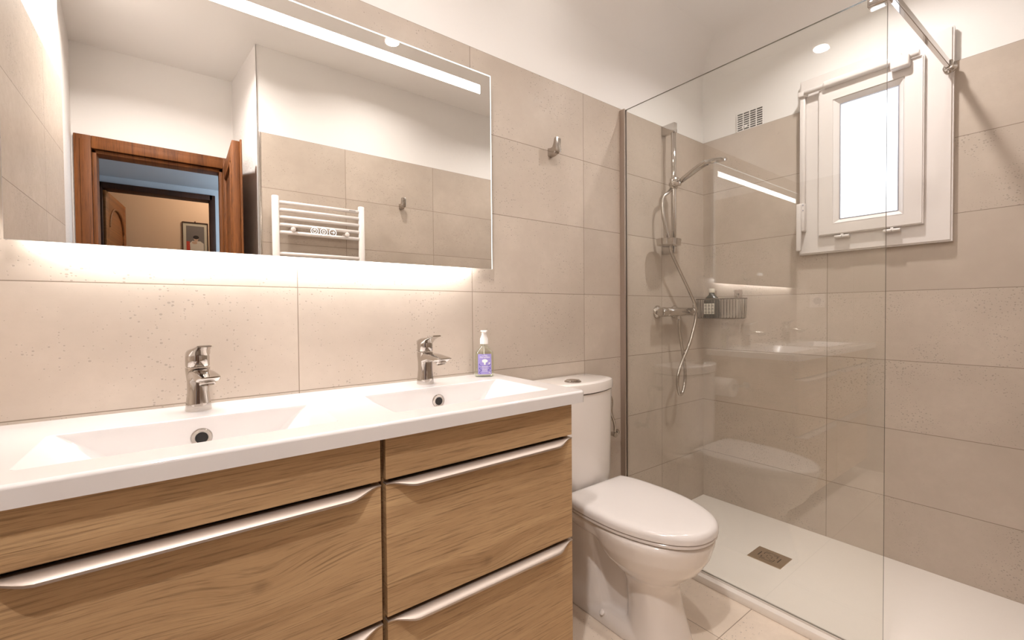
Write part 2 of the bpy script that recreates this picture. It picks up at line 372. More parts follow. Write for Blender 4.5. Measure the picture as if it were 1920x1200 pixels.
# wall with the bathroom door (end of the alcove)
DX0, DX1, DZ = -2.835, -2.235, 2.035
b = B()
for (x0, x1, z0, z1) in ((-3.0, DX0, 0, CEIL), (DX1, XR - 0.02, 0, CEIL), (DX0, DX1, DZ, CEIL)): box(b, x0, x1, YD - 0.09, YD, z0, z1)
wd = struct('wall_alcove', b, M['plaster'])
# hall and the room beyond
HX0, HX1, HY, HC = -4.2, -1.2, -3.08, 2.15
b = B(); box(b, HX0, HX1, -4.3, YD - 0.02, -0.15, -0.001); struct('floor_hall', b, M['tile_floor'])
b = B(); box(b, HX0, HX1, HY, YD - 0.09, HC, HC + 0.1); struct('ceiling_hall', b, M['hall_paint'])
b = B(); box(b, HX0, -3.0, YD - 0.19, YD - 0.09, 0, HC); box(b, XR - 0.02, HX1, YD - 0.19, YD - 0.09, 0, HC); box(b, HX0, HX0 + 0.1, HY, YD - 0.1, 0, HC); box(b, HX1 - 0.1, HX1, HY, YD - 0.1, 0, HC); struct('wall_hall_sides', b, M['hall_paint'])
EX0, EX1, EZ = -2.925, -2.235, 2.075
b = B()
for (x0, x1, z0, z1) in ((HX0, EX0, 0, 2.7), (EX1, HX1, 0, 2.7), (EX0, EX1, EZ, 2.7)): box(b, x0, x1, HY - 0.1, HY, z0, z1)
struct('wall_hall_far', b, M['hall_paint'])
b = B(); box(b, HX0, HX1, -4.18, -4.08, 0, 2.7); box(b, HX0, HX0 + 0.1, -4.1, HY - 0.1, 0, 2.7); box(b, HX1 - 0.1, HX1, -4.1, HY - 0.1, 0, 2.7); struct('wall_room_beyond', b, M['room_paint'])
b = B(); box(b, HX0, HX1, -4.2, HY - 0.05, 2.7, 2.8); struct('ceiling_room_beyond', b, M['room_paint'])

# ------------------------------------------------------------------ ceiling lamps
def ceiling_light(x, y, label, e=1.0, spread=150, z=CEIL):
    t = thing('ceiling_light', (x, y, z), label, 'ceiling light', 'recessed ceiling lights')
    b = B(); lathe(b, (x, y, z), (0, 0, -1), [(0, 0.042), (0.003, 0.042), (0.004, 0.036), (0.002, 0.034)], 32, cap0=True, cap1=True); obj('trim_ring', b, M['white_plastic'], t, 40)
    b = B(); cyl(b, (x, y, z - 0.0042), (x, y, z - 0.006), 0.033, n=32); obj('diffuser', b, M['lamp_glow'], t)
    ld = bpy.data.lights.new('bulb', 'AREA'); ld.shape = 'DISK'; ld.size = 0.07; ld.energy = LAMP_W * e; ld.color = LAMPCOL; ld.spread = math.radians(spread)
    lo = bpy.data.objects.new('bulb', ld); link(lo, t); lo.location = (0, 0, -0.009)
    return t
LL = ['recessed ceiling light above the left washbasin', 'recessed ceiling light near the tiled wall with the towel radiator', 'recessed ceiling light above the shower tray', 'recessed ceiling light above the toilet', 'unseen light added at the mouth of the door alcove']
for (x, y, e, sp_), lb in zip(LAMPS, LL): ceiling_light(x, y, lb, e, sp_)
hl = thing('added_room_lamp', (-2.1, -3.6, 2.70), 'unseen lamp added to light the room beyond the hall', 'lamp')  # out of view, added to light the room beyond
b = B(); lathe(b, (-2.1, -3.6, 2.70), (0, 0, -1), [(0, 0.05), (0.02, 0.05), (0.03, 0.02), (0.06, 0.02)]); obj('canopy', b, M['white_plastic'], hl, 40)
b = B(); lathe(b, (-2.1, -3.6, 2.64), (0, 0, -1), [(0, 0.02), (0.02, 0.07), (0.08, 0.10), (0.12, 0.08), (0.14, 0.02)]); obj('globe', b, M['added_lamp'], hl, 180)
ld = bpy.data.lights.new('bulb', 'POINT'); ld.energy = 4.2; ld.color = (1.0, 0.86, 0.74); ld.shadow_soft_size = 0.1; lo = bpy.data.objects.new('bulb', ld); link(lo, hl); lo.location = (0, 0, -0.35)

hw = thing('added_lamp', (-1.55, -2.6, HC), 'unseen lamp added to light the hall outside the bathroom door', 'lamp')  # out of view, added to brighten the dark hall
b = B(); lathe(b, (-1.55, -2.6, HC), (0, 0, -1), [(0, 0.05), (0.02, 0.06), (0.05, 0.05), (0.06, 0.01)]); obj('globe', b, M['added_lamp'], hw, 180)
ld = bpy.data.lights.new('bulb', 'POINT'); ld.energy = 8.5; ld.color = (0.68, 0.86, 1.0); ld.shadow_soft_size = 0.1; lo = bpy.data.objects.new('bulb', ld); link(lo, hw); lo.location = (0, 0, -0.25)
# ------------------------------------------------------------------ window
win = bpy.data.objects.new('window_1', None); win.location = (0, -0.78, 1.39); link(win); tag(win, kind='structure')
FY0, FY1, FZ0, FZ1 = -1.050, -0.513, 1.39, 2.232
b = B(); ringframe(b, -0.030, 0.0, FY0, FY1, FZ0, FZ1, -0.925, -0.635, 1.49, 2.11, r=0.006); obj('outer_frame', b, M['pvc'], win, 40)
SY0, SY1, SZ0, SZ1 = -0.968, -0.600, 1.469, 2.150
b = B(); ringframe(b, -0.052, -0.0301, SY0, SY1, SZ0, SZ1, -0.905, -0.660, 1.520, 2.083, r=0.004); sash = obj('sash', b, M['pvc'], win, 40)
PY0, PY1, PZ0, PZ1 = -0.887, -0.680, 1.538, 2.063
b = B(); O = [(-0.905, 1.520), (-0.660, 1.520), (-0.660, 2.083), (-0.905, 2.083)]; I = [(PY0, PZ0), (PY1, PZ0), (PY1, PZ1), (PY0, PZ1)]
loft(b, [[Vector((-0.050, y, z)) for y, z in O], [Vector((-0.034, y, z)) for y, z in I], [Vector((-0.022, y, z)) for y, z in I], [Vector((-0.022, y, z)) for y, z in O]], False, False); obj('glazing_bead', b, M['pvc'], sash)
b = B(); ringframe(b, -0.0362, -0.033, PY0 - 0.001, PY1 + 0.001, PZ0 - 0.001, PZ1 + 0.001, PY0 + 0.003, PY1 - 0.003, PZ0 + 0.003, PZ1 - 0.003, r=0); obj('gasket', b, M['rubber'], sash)
b = B(); box(b, -0.026, -0.022, PY0 - 0.002, PY1 + 0.002, PZ0 - 0.002, PZ1 + 0.002); obj('pane', b, M['frosted'], sash)
for y in (-0.694, -0.870):
    b = B(); cyl(b, (-0.052, y - 0.028, 1.456), (-0.052, y - 0.001, 1.456), 0.0065, n=16, bev=0.001); cyl(b, (-0.052, y + 0.001, 1.456), (-0.052, y + 0.028, 1.456), 0.0065, n=16, bev=0.001); bbox(b, -0.052, -0.030, y - 0.005, y + 0.005, 1.453, 1.468, 0.001); bbox(b, -0.046, -0.030, y - 0.026, y + 0.026, 1.449, 1.459, 0.001); obj('hinge', b, M['pvc'], win, 50)
# fanlight opener: horizontal shaft over the sash, scissor cover, vertical rod and crank lever
b = B(); cyl(b, (-0.058, -0.955, 2.160), (-0.058, -0.545, 2.160), 0.0115, n=20, bev=0.001); obj('opener_shaft', b, M['pvc'], win, 50)
b = B(); bbox(b, -0.078, -0.0305, -0.905, -0.622, 2.146, 2.176, 0.010, 4); obj('opener_housing', b, M['pvc'], win, 50)
b = B(); bbox(b, -0.086, -0.050, -0.928, -0.866, 2.116, 2.164, 0.008, 3); bbox(b, -0.070, -0.055, -0.900, -0.884, 2.165, 2.182, 0.003); obj('scissor_cover', b, M['pvc'], win, 50)
b = B(); bbox(b, -0.050, -0.0305, -0.543, -0.520, 1.62, 2.16, 0.004); bbox(b, -0.062, -0.030, -0.552, -0.515, 2.145, 2.172, 0.005); obj('vertical_rod', b, M['pvc'], win, 50)
b = B(); bbox(b, -0.062, -0.0305, -0.545, -0.520, 1.50, 1.635, 0.004); bbox(b, -0.078, -0.062, -0.536, -0.516, 1.405, 1.632, 0.004, 3)
cyl(b, (-0.0625, -0.541, 1.625), (-0.064, -0.541, 1.625), 0.003, n=10, mi=1); cyl(b, (-0.0625, -0.541, 1.60), (-0.064, -0.541, 1.60), 0.003, n=10, mi=1); obj('crank_lever', b, [M['pvc'], M['rubber']], win, 50)

# ventilation grille in the paint above the tiles
vg = thing('vent_grille', (0.006, -0.263, 2.105), 'small beige slatted air vent just above the shower tiles', 'vent grille')
vy0, vy1, vz0, vz1 = -0.330, -0.195, 2.102, 2.197
b = B(); box(b, 0.004, 0.0078, vy0 + 0.002, vy1 - 0.002, vz0 + 0.002, vz1 - 0.002); obj('duct_shade_sheet', b, M['inner_shade'], vg)  # dark sheet paints the shade inside the duct
b = B(); n = 8; ph = (vz1 - vz0)
for i in range(n + 1):
    z = vz0 + ph * i / n; bbox(b, 0.0005, 0.004, vy0, vy1, z - 0.0024, z + 0.0024, 0.0006, 1)
for i in range(5):
    y = vy0 + (vy1 - vy0) * i / 4; bbox(b, 0.0, 0.004, y - 0.0022, y + 0.0022, vz0, vz1, 0.0008, 1)
cyl(b, (-0.006, -0.245, vz0 + 0.016), (0.0, -0.245, vz0 + 0.016), 0.007, n=14); cyl(b, (-0.006, -0.228, vz0 + 0.013), (0.0, -0.228, vz0 + 0.013), 0.004, n=12)
obj('slat_plate', b, M['plaster'], vg)

# ------------------------------------------------------------------ bathroom door, alcove
d1 = bpy.data.objects.new('door_1', None); d1.location = (-2.53, YD, 0); link(d1); tag(d1, kind='structure')
def door_frame(bm, x0, x1, zt, y, w, dep, sign=1, steps=((0, 0.018), (0.35, 0.026), (0.62, 0.018))):
    for k, (s, h) in enumerate(steps):
        ww = w * (1 - s) if k else w
        a = x0 - ww; c = x1 + ww; zz = zt + ww
        for (p, q, r, t) in ((a, x0, 0.0, zz), (x1, c, 0.0, zz), (x0, x1, zt, zz)):
            bbox(bm, p, q, y - 0.001 * k, y + h * sign, r, t, 0.003, 2)
b = B(); door_frame(b, DX0, DX1, DZ, YD, 0.07, 0.09); 
for (x0, x1, z0, z1) in ((DX0 - 0.001, DX0 + 0.018, 0, DZ), (DX1 - 0.018, DX1 + 0.001, 0, DZ), (DX0, DX1, DZ - 0.018, DZ + 0.001)): bbox(b, x0, x1, YD - 0.10, YD + 0.001, z0, z1, 0.002)
obj('door_frame', b, M['door_wood'], d1, 40)
leaf_t = bpy.data.objects.new('door_leaf', None); leaf_t.location = (0, 0, 0); leaf_t.parent = d1; COL.objects.link(leaf_t)
# open leaf stands perpendicular to its wall, hinged on the jamb nearest the tiled wall
b = B(); lx0, lx1, ly0, ly1, lz = -2.232, -2.196, -1.985, -1.44, 2.045
bbox(b, lx0 + 0.008, lx1 - 0.008, ly0 + 0.01, ly1 - 0.01, 0.02, lz - 0.01, 0.002)
st = 0.085
for (y0, y1, z0, z1) in ((ly0, ly0 + st, 0.01, lz), (ly1 - st, ly1, 0.01, lz), (ly0 + st, ly1 - st, lz - st, lz - 0.0005), (ly0 + st, ly1 - st, 0.01, 0.16), (ly0 + st, ly1 - st, 0.95, 1.05)): bbox(b, lx0, lx1, y0, y1, z0, z1, 0.004)
for (z0, z1) in ((0.16, 0.95), (1.05, lz - st)):
    for xx in (lx0 + 0.004, lx1 - 0.004): 
        for (y0, y1, a, c) in ((ly0 + st, ly0 + st + 0.014, z0, z1), (ly1 - st - 0.014, ly1 - st, z0, z1), (ly0 + st, ly1 - st, z1 - 0.014, z1), (ly0 + st, ly1 - st, z0, z0 + 0.014)): bbox(b, xx - 0.008, xx + 0.008, y0, y1, a, c, 0.003)
bbox(b, lx1, lx1 + 0.010, ly1 - 0.02, ly1 + 0.012, 0.01, lz + 0.008, 0.004)
bpy.data.objects.remove(leaf_t)
leaf = obj('door_leaf', b, M['door_wood'], d1, 40)
b = B(); cyl(b, (lx0, -1.50, 1.02), (lx0 - 0.045, -1.50, 1.02), 0.009, n=16); tube(b, crom([(lx0 - 0.045, -1.50, 1.02), (lx0 - 0.05, -1.52, 1.02), (lx0 - 0.05, -1.61, 1.02)], 5), 0.008); obj('door_handle', b, M['satin'], leaf, 180)

# second door (hall to the room beyond)
d2 = bpy.data.objects.new('door_2', None); d2.location = (-2.57, HY, 0); link(d2); tag(d2, kind='structure')
b = B()
for (x0, x1, z0, z1) in ((EX0 - 0.018, EX0 + 0.022, 0, EZ + 0.025), (EX1 - 0.022, EX1 + 0.018, 0, EZ + 0.025), (EX0, EX1, EZ - 0.018, EZ + 0.025)): bbox(b, x0, x1, HY - 0.11, HY + 0.02, z0, z1, 0.004)
obj('door_frame', b, M['dark_wood'], d2, 40)
b = B()
def panel_leaf(bm, w, h, th):
    bbox(bm, 0, w, -th / 2 + 0.006, th / 2 - 0.006, 0.01, h - 0.01, 0.002)
    s = 0.09
    for (x0, x1, z0, z1) in ((0, s, 0, h), (w - s, w, 0, h), (s, w - s, 0, 0.2), (s, w - s, 0.9, 1.02)): bbox(bm, x0, x1, -th / 2, th / 2, z0, z1, 0.003)
    # arched top rail
    m = 14; pts = [(s, h), (w - s, h)]; cx = w / 2; R = (w - 2 * s) / 2
    arc = [(cx + R * math.cos(a), h - s - R * 0.75 + R * 0.75 * math.sin(a)) for a in [math.pi * i / m for i in range(m + 1)]]
    for (p, q) in zip(arc[:-1], arc[1:]):
        prism(bm, [p, (p[0], h), (q[0], h), q], 'y', -th / 2, th / 2)
    tube(bm, [Vector((p[0], -th / 2, p[1])) for p in arc], 0.009, 6); tube(bm, [Vector((p[0], th / 2, p[1])) for p in arc], 0.009, 6)
t = bmesh.new(); panel_leaf(t, 0.62, 2.05, 0.036)
merge(b, t, Matrix.Translation((-2.905, HY - 0.02, 0.0)) @ Matrix.Rotation(math.radians(-84), 4, 'Z'))
obj('door_leaf', b, M['door_rail'], d2, 40)

# framed picture on the far wall of the room beyond
fp = thing('framed_picture', (-2.33, -4.08, 1.45), 'thin dark framed grey picture of a dark-haired figure, seen through both doorways', 'picture')
px0, px1, pz0, pz1, py = -2.435, -2.225, 1.68, 2.035, -4.08
b = B()
for (x0, x1, z0, z1) in ((px0, px0 + 0.008, pz0, pz1), (px1 - 0.008, px1, pz0, pz1), (px0, px1, pz0, pz0 + 0.008), (px0, px1, pz1 - 0.008, pz1)): bbox(b, x0, x1, py, py + 0.02, z0, z1, 0.001)
bbox(b, -2.335, -2.325, py, py + 0.008, pz1 - 0.001, pz1 + 0.012, 0.001)
obj('frame', b, M['dark_wood'], fp)
b = B(); box(b, px0 + 0.006, px1 - 0.006, py, py + 0.008, pz0 + 0.006, pz1 - 0.006); obj('mat_board', b, simple('mat_board', (196, 186, 164), 0.8), fp)
b = B(); box(b, px0 + 0.032, px1 - 0.032, py + 0.008, py + 0.009, pz0 + 0.04, pz1 - 0.036)
def blob(bm, pts, y, mi): 
    loft(bm, [[Vector((u, y, v)) for u, v in pts], [Vector((u, y + 0.0005, v)) for u, v in pts]], mi=mi)
cx, cz = -2.325, 1.865
def ell(x, z, a, c, n=20, a0=0, a1=2 * math.pi): return [(x + a * math.cos(a0 + (a1 - a0) * i / n), z + c * math.sin(a0 + (a1 - a0) * i / n)) for i in range(n)]
blob(b, [(cx - 0.045, 1.73), (cx + 0.062, 1.73), (cx + 0.062, 1.83), (cx + 0.035, 1.852), (cx - 0.03, 1.852), (cx - 0.05, 1.83)], py + 0.009, 1)
blob(b, ell(cx, cz + 0.008, 0.018, 0.026), py + 0.0095, 2); blob(b, ell(cx, cz + 0.024, 0.024, 0.018), py + 0.0096, 3); blob(b, ell(cx - 0.012, 1.835, 0.022, 0.014), py + 0.0102, 2); blob(b, [(px0 + 0.033, 1.73), (px0 + 0.06, 1.73), (px0 + 0.06, 1.845), (px0 + 0.033, 1.845)], py + 0.0092, 4)
obj('print', b, [simple('print_grey', (112, 104, 98), 0.8), simple('print_white', (206, 196, 180), 0.8), simple('print_skin', (190, 160, 135), 0.8), simple('print_dark', (40, 32, 28), 0.8), simple('print_red', (190, 70, 50), 0.8)], fp)
ar = thing('armoire', (-2.93, -3.78, 0), 'dark wooden cupboard with an arched top just visible low in the far doorway', 'cupboard')
b = B(); bbox(b, -3.12, -2.80, -3.95, -3.62, 0, 1.66, 0.005); obj('body', b, M['dark_wood'], ar)
b = B(); prism(b, [(-3.13, 1.66)] + [(-2.96 + 0.17 * math.cos(a), 1.66 + 0.075 * math.sin(a)) for a in [math.pi * (1 - i / 14) for i in range(15)]] + [(-2.79, 1.66)], 'y', -3.95, -3.60); obj('pediment', b, M['dark_wood'], ar)

# ------------------------------------------------------------------ vanity cabinets
YC = -0.476   # plane of the fronts
def cabinet(x0, x1, label, name='vanity_cabinet'):
    t = thing(name, ((x0 + x1) / 2, -0.24, 0.10), label, 'cabinet', 'oak vanity cabinets under the washbasin')
    b = B(); th = 0.016
    bbox(b, x0, x0 + th, -0.455, -0.002, 0.10, 0.858, 0.001); bbox(b, x1 - th, x1, -0.455, -0.002, 0.10, 0.858, 0.001); bbox(b, x0 + th, x1 - th, -0.455, -0.002, 0.10, 0.116, 0.001); bbox(b, x0 + th, x1 - th, -0.012, -0.002, 0.116, 0.77, 0.001)
    obj('carcass', b, [M['carcass']], t)
    b = B(); box(b, x0 + th, x1 - th, -0.452, -0.448, 0.116, 0.80); obj('gap_shade_sheet', b, M['inner_shade'], t)  # near-black sheet paints the shade seen through the drawer gaps
    g = 0.0025
    b = B(); bbox(b, x0 + g, x1 - g, YC, YC + 0.018, 0.7655, 0.858, 0.001); obj('top_panel', b, M['oak'], t)
    for (z0, z1) in ((0.4660, 0.7545), (0.118, 0.4545)):
        b = B(); bbox(b, x0 + g, x1 - g, YC, YC + 0.018, z0, z1, 0.001); dr = obj('drawer', b, M['oak'], t)
        # aluminium lipped pull along the top edge
        rings = []; L = x1 - x0 - 2 * g; N = 60
        for i in range(N + 1):
            u = i / N; x = x0 + g + L * u; e = min(u, 1 - u) * L
            s = max(0.0, min(1.0, (e - 0.004) / 0.065)); s = s * s * (3 - 2 * s)
            d = 0.0015 + 0.0185 * s; dz = 0.0120 * s
            zt = z1 + 0.003
            rings.append([Vector((x, YC + 0.017, zt)), Vector((x, YC - 0.0005, zt)), Vector((x, YC - d * 0.55, zt - dz * 0.28)), Vector((x, YC - d * 0.9, zt - dz * 0.62)), Vector((x, YC - d, zt - dz * 0.80)), Vector((x, YC - d, zt - dz - 0.0022)), Vector((x, YC - d + 0.0016, zt - dz - 0.0022)), Vector((x, YC - d * 0.85 + 0.001, zt - dz * 0.78 - 0.002)), Vector((x, YC - d * 0.5 + 0.001, zt - dz * 0.4 - 0.0022)), Vector((x, YC - 0.0002, zt - 0.0025)), Vector((x, YC + 0.017, zt - 0.0025))])
        b = B(); loft(b, rings); obj('edge_pull', b, M['alu'], dr, 35)
    return t
cabinet(-2.705, -2.127, 'oak vanity cabinet with lipped drawers under the left washbasin')
cabinet(-2.121, -1.558, 'oak vanity cabinet with lipped drawers next to the toilet')

# ------------------------------------------------------------------ double washbasin
bas = thing('double_washbasin', (-2.13, -0.25, 0.86), 'glossy white ceramic double washbasin on the oak vanity cabinets', 'washbasin')
X0, X1, YB, ZT, ZB = -2.838, -1.517, -0.494, 0.893, 0.859
sl = bmesh.new(); box(sl, X0, X1, YB, -0.0005, ZB, ZT); bmesh.ops.recalc_face_normals(sl, faces=sl.faces)
vert = [e for e in sl.edges if abs(e.verts[0].co.z - e.verts[1].co.z) > 0.01 and e.verts[0].co.y < -0.4]
bmesh.ops.bevel(sl, geom=vert, offset=0.02, segments=6, profile=0.5, affect='EDGES')
tope = [e for e in sl.edges if abs(e.verts[0].co.z - ZT) < 1e-5 and abs(e.verts[1].co.z - ZT) < 1e-5 and not (e.verts[0].co.y > -0.01 and e.verts[1].co.y > -0.01)]
bmesh.ops.bevel(sl, geom=tope, offset=0.007, segments=4, profile=0.5, affect='EDGES')
def rrect(cx, hx, y0, y1, z, r, n=6):
    out = []
    for (sx, yy, a0) in ((1, y1, 0), (-1, y1, 90), (-1, y0, 180), (1, y0, 270)):
        ccx = cx + sx * (hx - r); ccy = yy - r if yy == y1 else yy + r
        for i in range(n + 1):
            a = math.radians(a0 + 90 * i / n); out.append(Vector((ccx + r * math.cos(a), ccy + r * math.sin(a), z)))
    return out
under = []; cut = []
BOWLS = (-2.435, -1.830)
for cx in BOWLS:
    yb_ = -0.176 if cx < -2.1 else -0.152
    t = bmesh.new(); loft(t, [rrect(cx, 0.19, -0.40, -0.145, 0.762, 0.04), rrect(cx, 0.262, -0.432, -0.135, 0.862, 0.03)]); under.append(t)
    t = bmesh.new(); loft(t, [rrect(cx, 0.090, -0.375, yb_ - 0.022, 0.775, 0.04), rrect(cx, 0.108, -0.382, yb_ - 0.014, 0.781, 0.035), rrect(cx, 0.128, -0.390, yb_ - 0.010, 0.795, 0.028), rrect(cx, 0.160, -0.397, yb_ - 0.008, 0.825, 0.022), rrect(cx, 0.204, -0.405, yb_ - 0.005, 0.868, 0.016), rrect(cx, 0.227, -0.410, yb_ - 0.003, 0.8845, 0.013), rrect(cx, 0.238, -0.414, yb_ - 0.001, 0.8915, 0.012), rrect(cx, 0.243, -0.417, yb_ + 0.002, 0.8945, 0.012)]); cut.append(t)
sl = boolean(sl, under, 'UNION'); sl = boolean(sl, cut, 'DIFFERENCE')
o = obj('ceramic_top', sl, M['ceramic'], bas, 40); m = o.modifiers.new('normals', 'WEIGHTED_NORMAL'); m.keep_sharp = True; m.weight = 80
for cx in BOWLS:
    yy, zz = (-0.176 if cx < -2.1 else -0.152) - 0.006, 0.848; nrm = Vector((0, -0.998, 0.055)).normalized()
    b = B(); lathe(b, Vector((cx + 0.004, yy, zz)) - nrm * 0.006, nrm, [(0, 0.021), (0.008, 0.021), (0.0105, 0.0185), (0.0095, 0.0125), (0.004, 0.0115)], 32, cap0=True, cap1=False); rg = obj('overflow_ring', b, M['chrome'], bas, 50)
    b = B(); cyl(b, Vector((cx + 0.004, yy, zz)) - nrm * 0.006, Vector((cx + 0.004, yy, zz)) + nrm * 0.0035, 0.0118, n=24); obj('overflow_hole', b, M['black'], rg)
    b = B(); lathe(b, (cx, -0.285, 0.774), (0, 0, 1), [(0, 0.034), (0.0035, 0.034), (0.005, 0.030), (0.005, 0.026), (0.010, 0.024), (0.012, 0.0)], 32); obj('drain_plug', b, M['chrome'], bas, 50)

# ------------------------------------------------------------------ taps
def tap(cx, label, rot=0.0):
    t = thing('basin_tap', (cx, -0.083, ZT), label, 'tap', 'chrome mixer taps on the washbasin')
    y = -0.083; z = ZT; RM = Matrix.Translation((cx, y, 0)) @ Matrix.Rotation(rot, 4, 'Z') @ Matrix.Translation((-cx, -y, 0))
    b = B(); prof = [(0, 0.0262, 0.0262), (0.002, 0.0268, 0.0268), (0.020, 0.0245, 0.0255), (0.045, 0.0218, 0.0240), (0.070, 0.0218, 0.0240), (0.092, 0.0242, 0.0248), (0.104, 0.0248, 0.0248)]
    loft(b, [sring(cx, y, z + h, a, c, 32, 2.3) for h, a, c in prof]); 
    # spout: sections along -y
    secs = [(0.0, 0.062, 0.104, 0.0225), (0.022, 0.072, 0.1035, 0.0215), (0.045, 0.079, 0.1025, 0.0215), (0.070, 0.0785, 0.1015, 0.0230), (0.092, 0.0765, 0.0985, 0.0240), (0.110, 0.0800, 0.0960, 0.0232), (0.126, 0.0895, 0.0925, 0.0190)]
    rings = []
    for d, zb, zt, hw in secs:
        r = []
        for i in range(24):
            a = 2 * math.pi * i / 24; c, s = math.cos(a), math.sin(a)
            r.append(Vector((cx + hw * math.copysign(abs(c) ** 0.6, c), y - d, z + (zb + zt) / 2 + (zt - zb) / 2 * math.copysign(abs(s) ** 0.7, s))))
        rings.append(r)
    loft(b, rings); b.transform(RM); obj('body', b, M['chrome'], t, 50)
    b = B(); lathe(b, (cx, y - 0.096, z + 0.080), (0, -0.35, -1), [(0, 0.0160), (0.006, 0.0160), (0.008, 0.0145), (0.0082, 0.0130), (0.005, 0.0125)], 24); b.transform(RM); obj('aerator', b, M['satin'], t, 50)
    # lever handle: drum with a flat top sweeping forward and slightly up
    b = B(); loft(b, [sring(cx, y, z + h, a, a, 32, 2.2) for h, a in ((0.106, 0.0225), (0.108, 0.0243), (0.128, 0.0243), (0.134, 0.0235))])
    secs = [(-0.0235, 0.124, 0.138, 0.0170), (-0.012, 0.122, 0.1455, 0.0228), (0.004, 0.124, 0.150, 0.0238), (0.020, 0.132, 0.151, 0.0225), (0.036, 0.1435, 0.1530, 0.0185), (0.056, 0.1500, 0.1565, 0.0165), (0.074, 0.1560, 0.1600, 0.0145)]
    rings = []
    for d, zb, zt, hw in secs:
        r = []
        for i in range(24):
            a = 2 * math.pi * i / 24; c, s = math.cos(a), math.sin(a)
            r.append(Vector((cx + hw * math.copysign(abs(c) ** 0.6, c), y - d, z + (zb + zt) / 2 + (zt - zb) / 2 * math.copysign(abs(s) ** 0.7, s))))
        rings.append(r)
    loft(b, rings); b.transform(RM); obj('lever', b, M['chrome'], t, 50)
    b = B(); cyl(b, (cx, y - 0.0215, z + 0.120), (cx, y - 0.0228, z + 0.120), 0.0022, n=10); b.transform(RM); obj('temperature_dot', b, M['black'], t)
tap(BOWLS[0] + 0.002, 'chrome mixer tap behind the left bowl of the washbasin', math.radians(9))
tap(BOWLS[1] - 0.003, 'chrome mixer tap behind the right bowl, nearest the soap bottle', math.radians(4))

# ------------------------------------------------------------------ soap dispenser
sx, sy, sz = -1.594, -0.068, ZT
sd = thing('soap_dispenser', (sx, sy, sz), 'clear pump bottle of hand soap with lilac label on the washbasin corner', 'soap dispenser')
ang = math.radians(-28)   # turned towards the room
Ms = Matrix.Translation((sx, sy, sz)) @ Matrix.Rotation(ang, 4, 'Z') @ Matrix.Diagonal((0.93, 0.95, 1.0, 1.0))
b = B(); pr = [(0.0, 0.034, 0.018), (0.002, 0.037, 0.0205), (0.006, 0.0385, 0.0215), (0.075, 0.0365, 0.0205), (0.088, 0.034, 0.0195), (0.106, 0.0175, 0.0145), (0.112, 0.0135, 0.013), (0.120, 0.013, 0.013)]
loft(b, [sring(0, 0, h, a, c, 32, 2.8 if h < 0.1 else 2) for h, a, c in pr]); b.transform(Ms); obj('bottle', b, M['bottle_clear'], sd, 50)
b = B(); loft(b, [sring(0, 0, h, a - 0.002, c - 0.002, 32, 2.8 if h < 0.1 else 2) for h, a, c in [(0.003, 0.035, 0.019), (0.008, 0.0385, 0.0215), (0.075, 0.0365, 0.0205), (0.088, 0.033, 0.0195)]]); b.transform(Ms); obj('liquid_soap', b, M['soap_liquid'], sd, 50)
b = B(); cyl(b, (0, 0, 0.03), (0, 0, 0.12), 0.0022, n=8); b.transform(Ms); obj('dip_tube', b, M['white_plastic'], sd, 180)
b = B(); lathe(b, (0, 0, 0.117), (0, 0, 1), [(0, 0.0155), (0.018, 0.0155), (0.028, 0.011), (0.034, 0.009), (0.042, 0.009), (0.044, 0.013), (0.047, 0.0135), (0.048, 0.012)], 28)
bbox(b, -0.007, 0.007, -0.030, 0.0, 0.158, 0.1655, 0.002); b.transform(Ms); obj('pump', b, M['white_plastic'], sd, 50)
b = B(); n = 12; W2 = 0.0255
def curve_y(x): return -0.0215 * (1 - abs(x / 0.0385) ** 2.8) ** (1 / 2.8)
for i in range(n):
    xa, xb = -W2 + 2 * W2 * i / n, -W2 + 2 * W2 * (i + 1) / n
    vs = [(xa, curve_y(xa) - 0.0006, 0.010), (xb, curve_y(xb) - 0.0006, 0.010), (xb, curve_y(xb) - 0.0006, 0.082), (xa, curve_y(xa) - 0.0006, 0.082)]
    b.faces.new([b.verts.new(v) for v in vs])
bmesh.ops.remove_doubles(b, verts=b.verts, dist=1e-5); b.transform(Ms); lab = obj('label', b, M['lilac'], sd, 180); tag(lab, 'lilac paper label')
b = B()
for (txt, size, zz, spx) in (('Le Petit', 0.0062, 0.0765, 1.0), ('Marseillais', 0.0092, 0.0705, 1.0), ('SAVON', 0.0052, 0.0315, 1.2), ('MAINS', 0.0058, 0.0260, 1.2), ('LAVANDE', 0.0042, 0.0205, 1.2)):
    tb = text_bm(txt, size, 0.0002, spx); merge(b, tb, Matrix.Translation((0, -0.0228, zz)) @ Matrix.Rotation(math.pi / 2, 4, 'X'))
blobm = bmesh.new(); pts = [(0.011 * math.cos(a) * (1 + 0.1 * math.cos(5 * a)), 0.0575 + 0.0062 * math.sin(a)) for a in [2 * math.pi * i / 24 for i in range(24)]]
loft(blobm, [[Vector((u, -0.0226, v)) for u, v in pts], [Vector((u, -0.0230, v)) for u, v in pts]]); box(blobm, -0.003, 0.003, -0.0230, -0.0226, 0.044, 0.053); box(blobm, -0.018, 0.018, -0.0229, -0.0226, 0.0365, 0.0375)
for cxy in ((0.018, 0.048), (0.019, 0.016)):
    pts = ell(cxy[0], cxy[1], 0.0035, 0.0035, 14); loft(blobm, [[Vector((u, -0.0208, v)) for u, v in pts], [Vector((u, -0.0215, v)) for u, v in pts]])
merge(b, blobm); b.transform(Ms); obj('lettering', b, M['label_white'], lab)
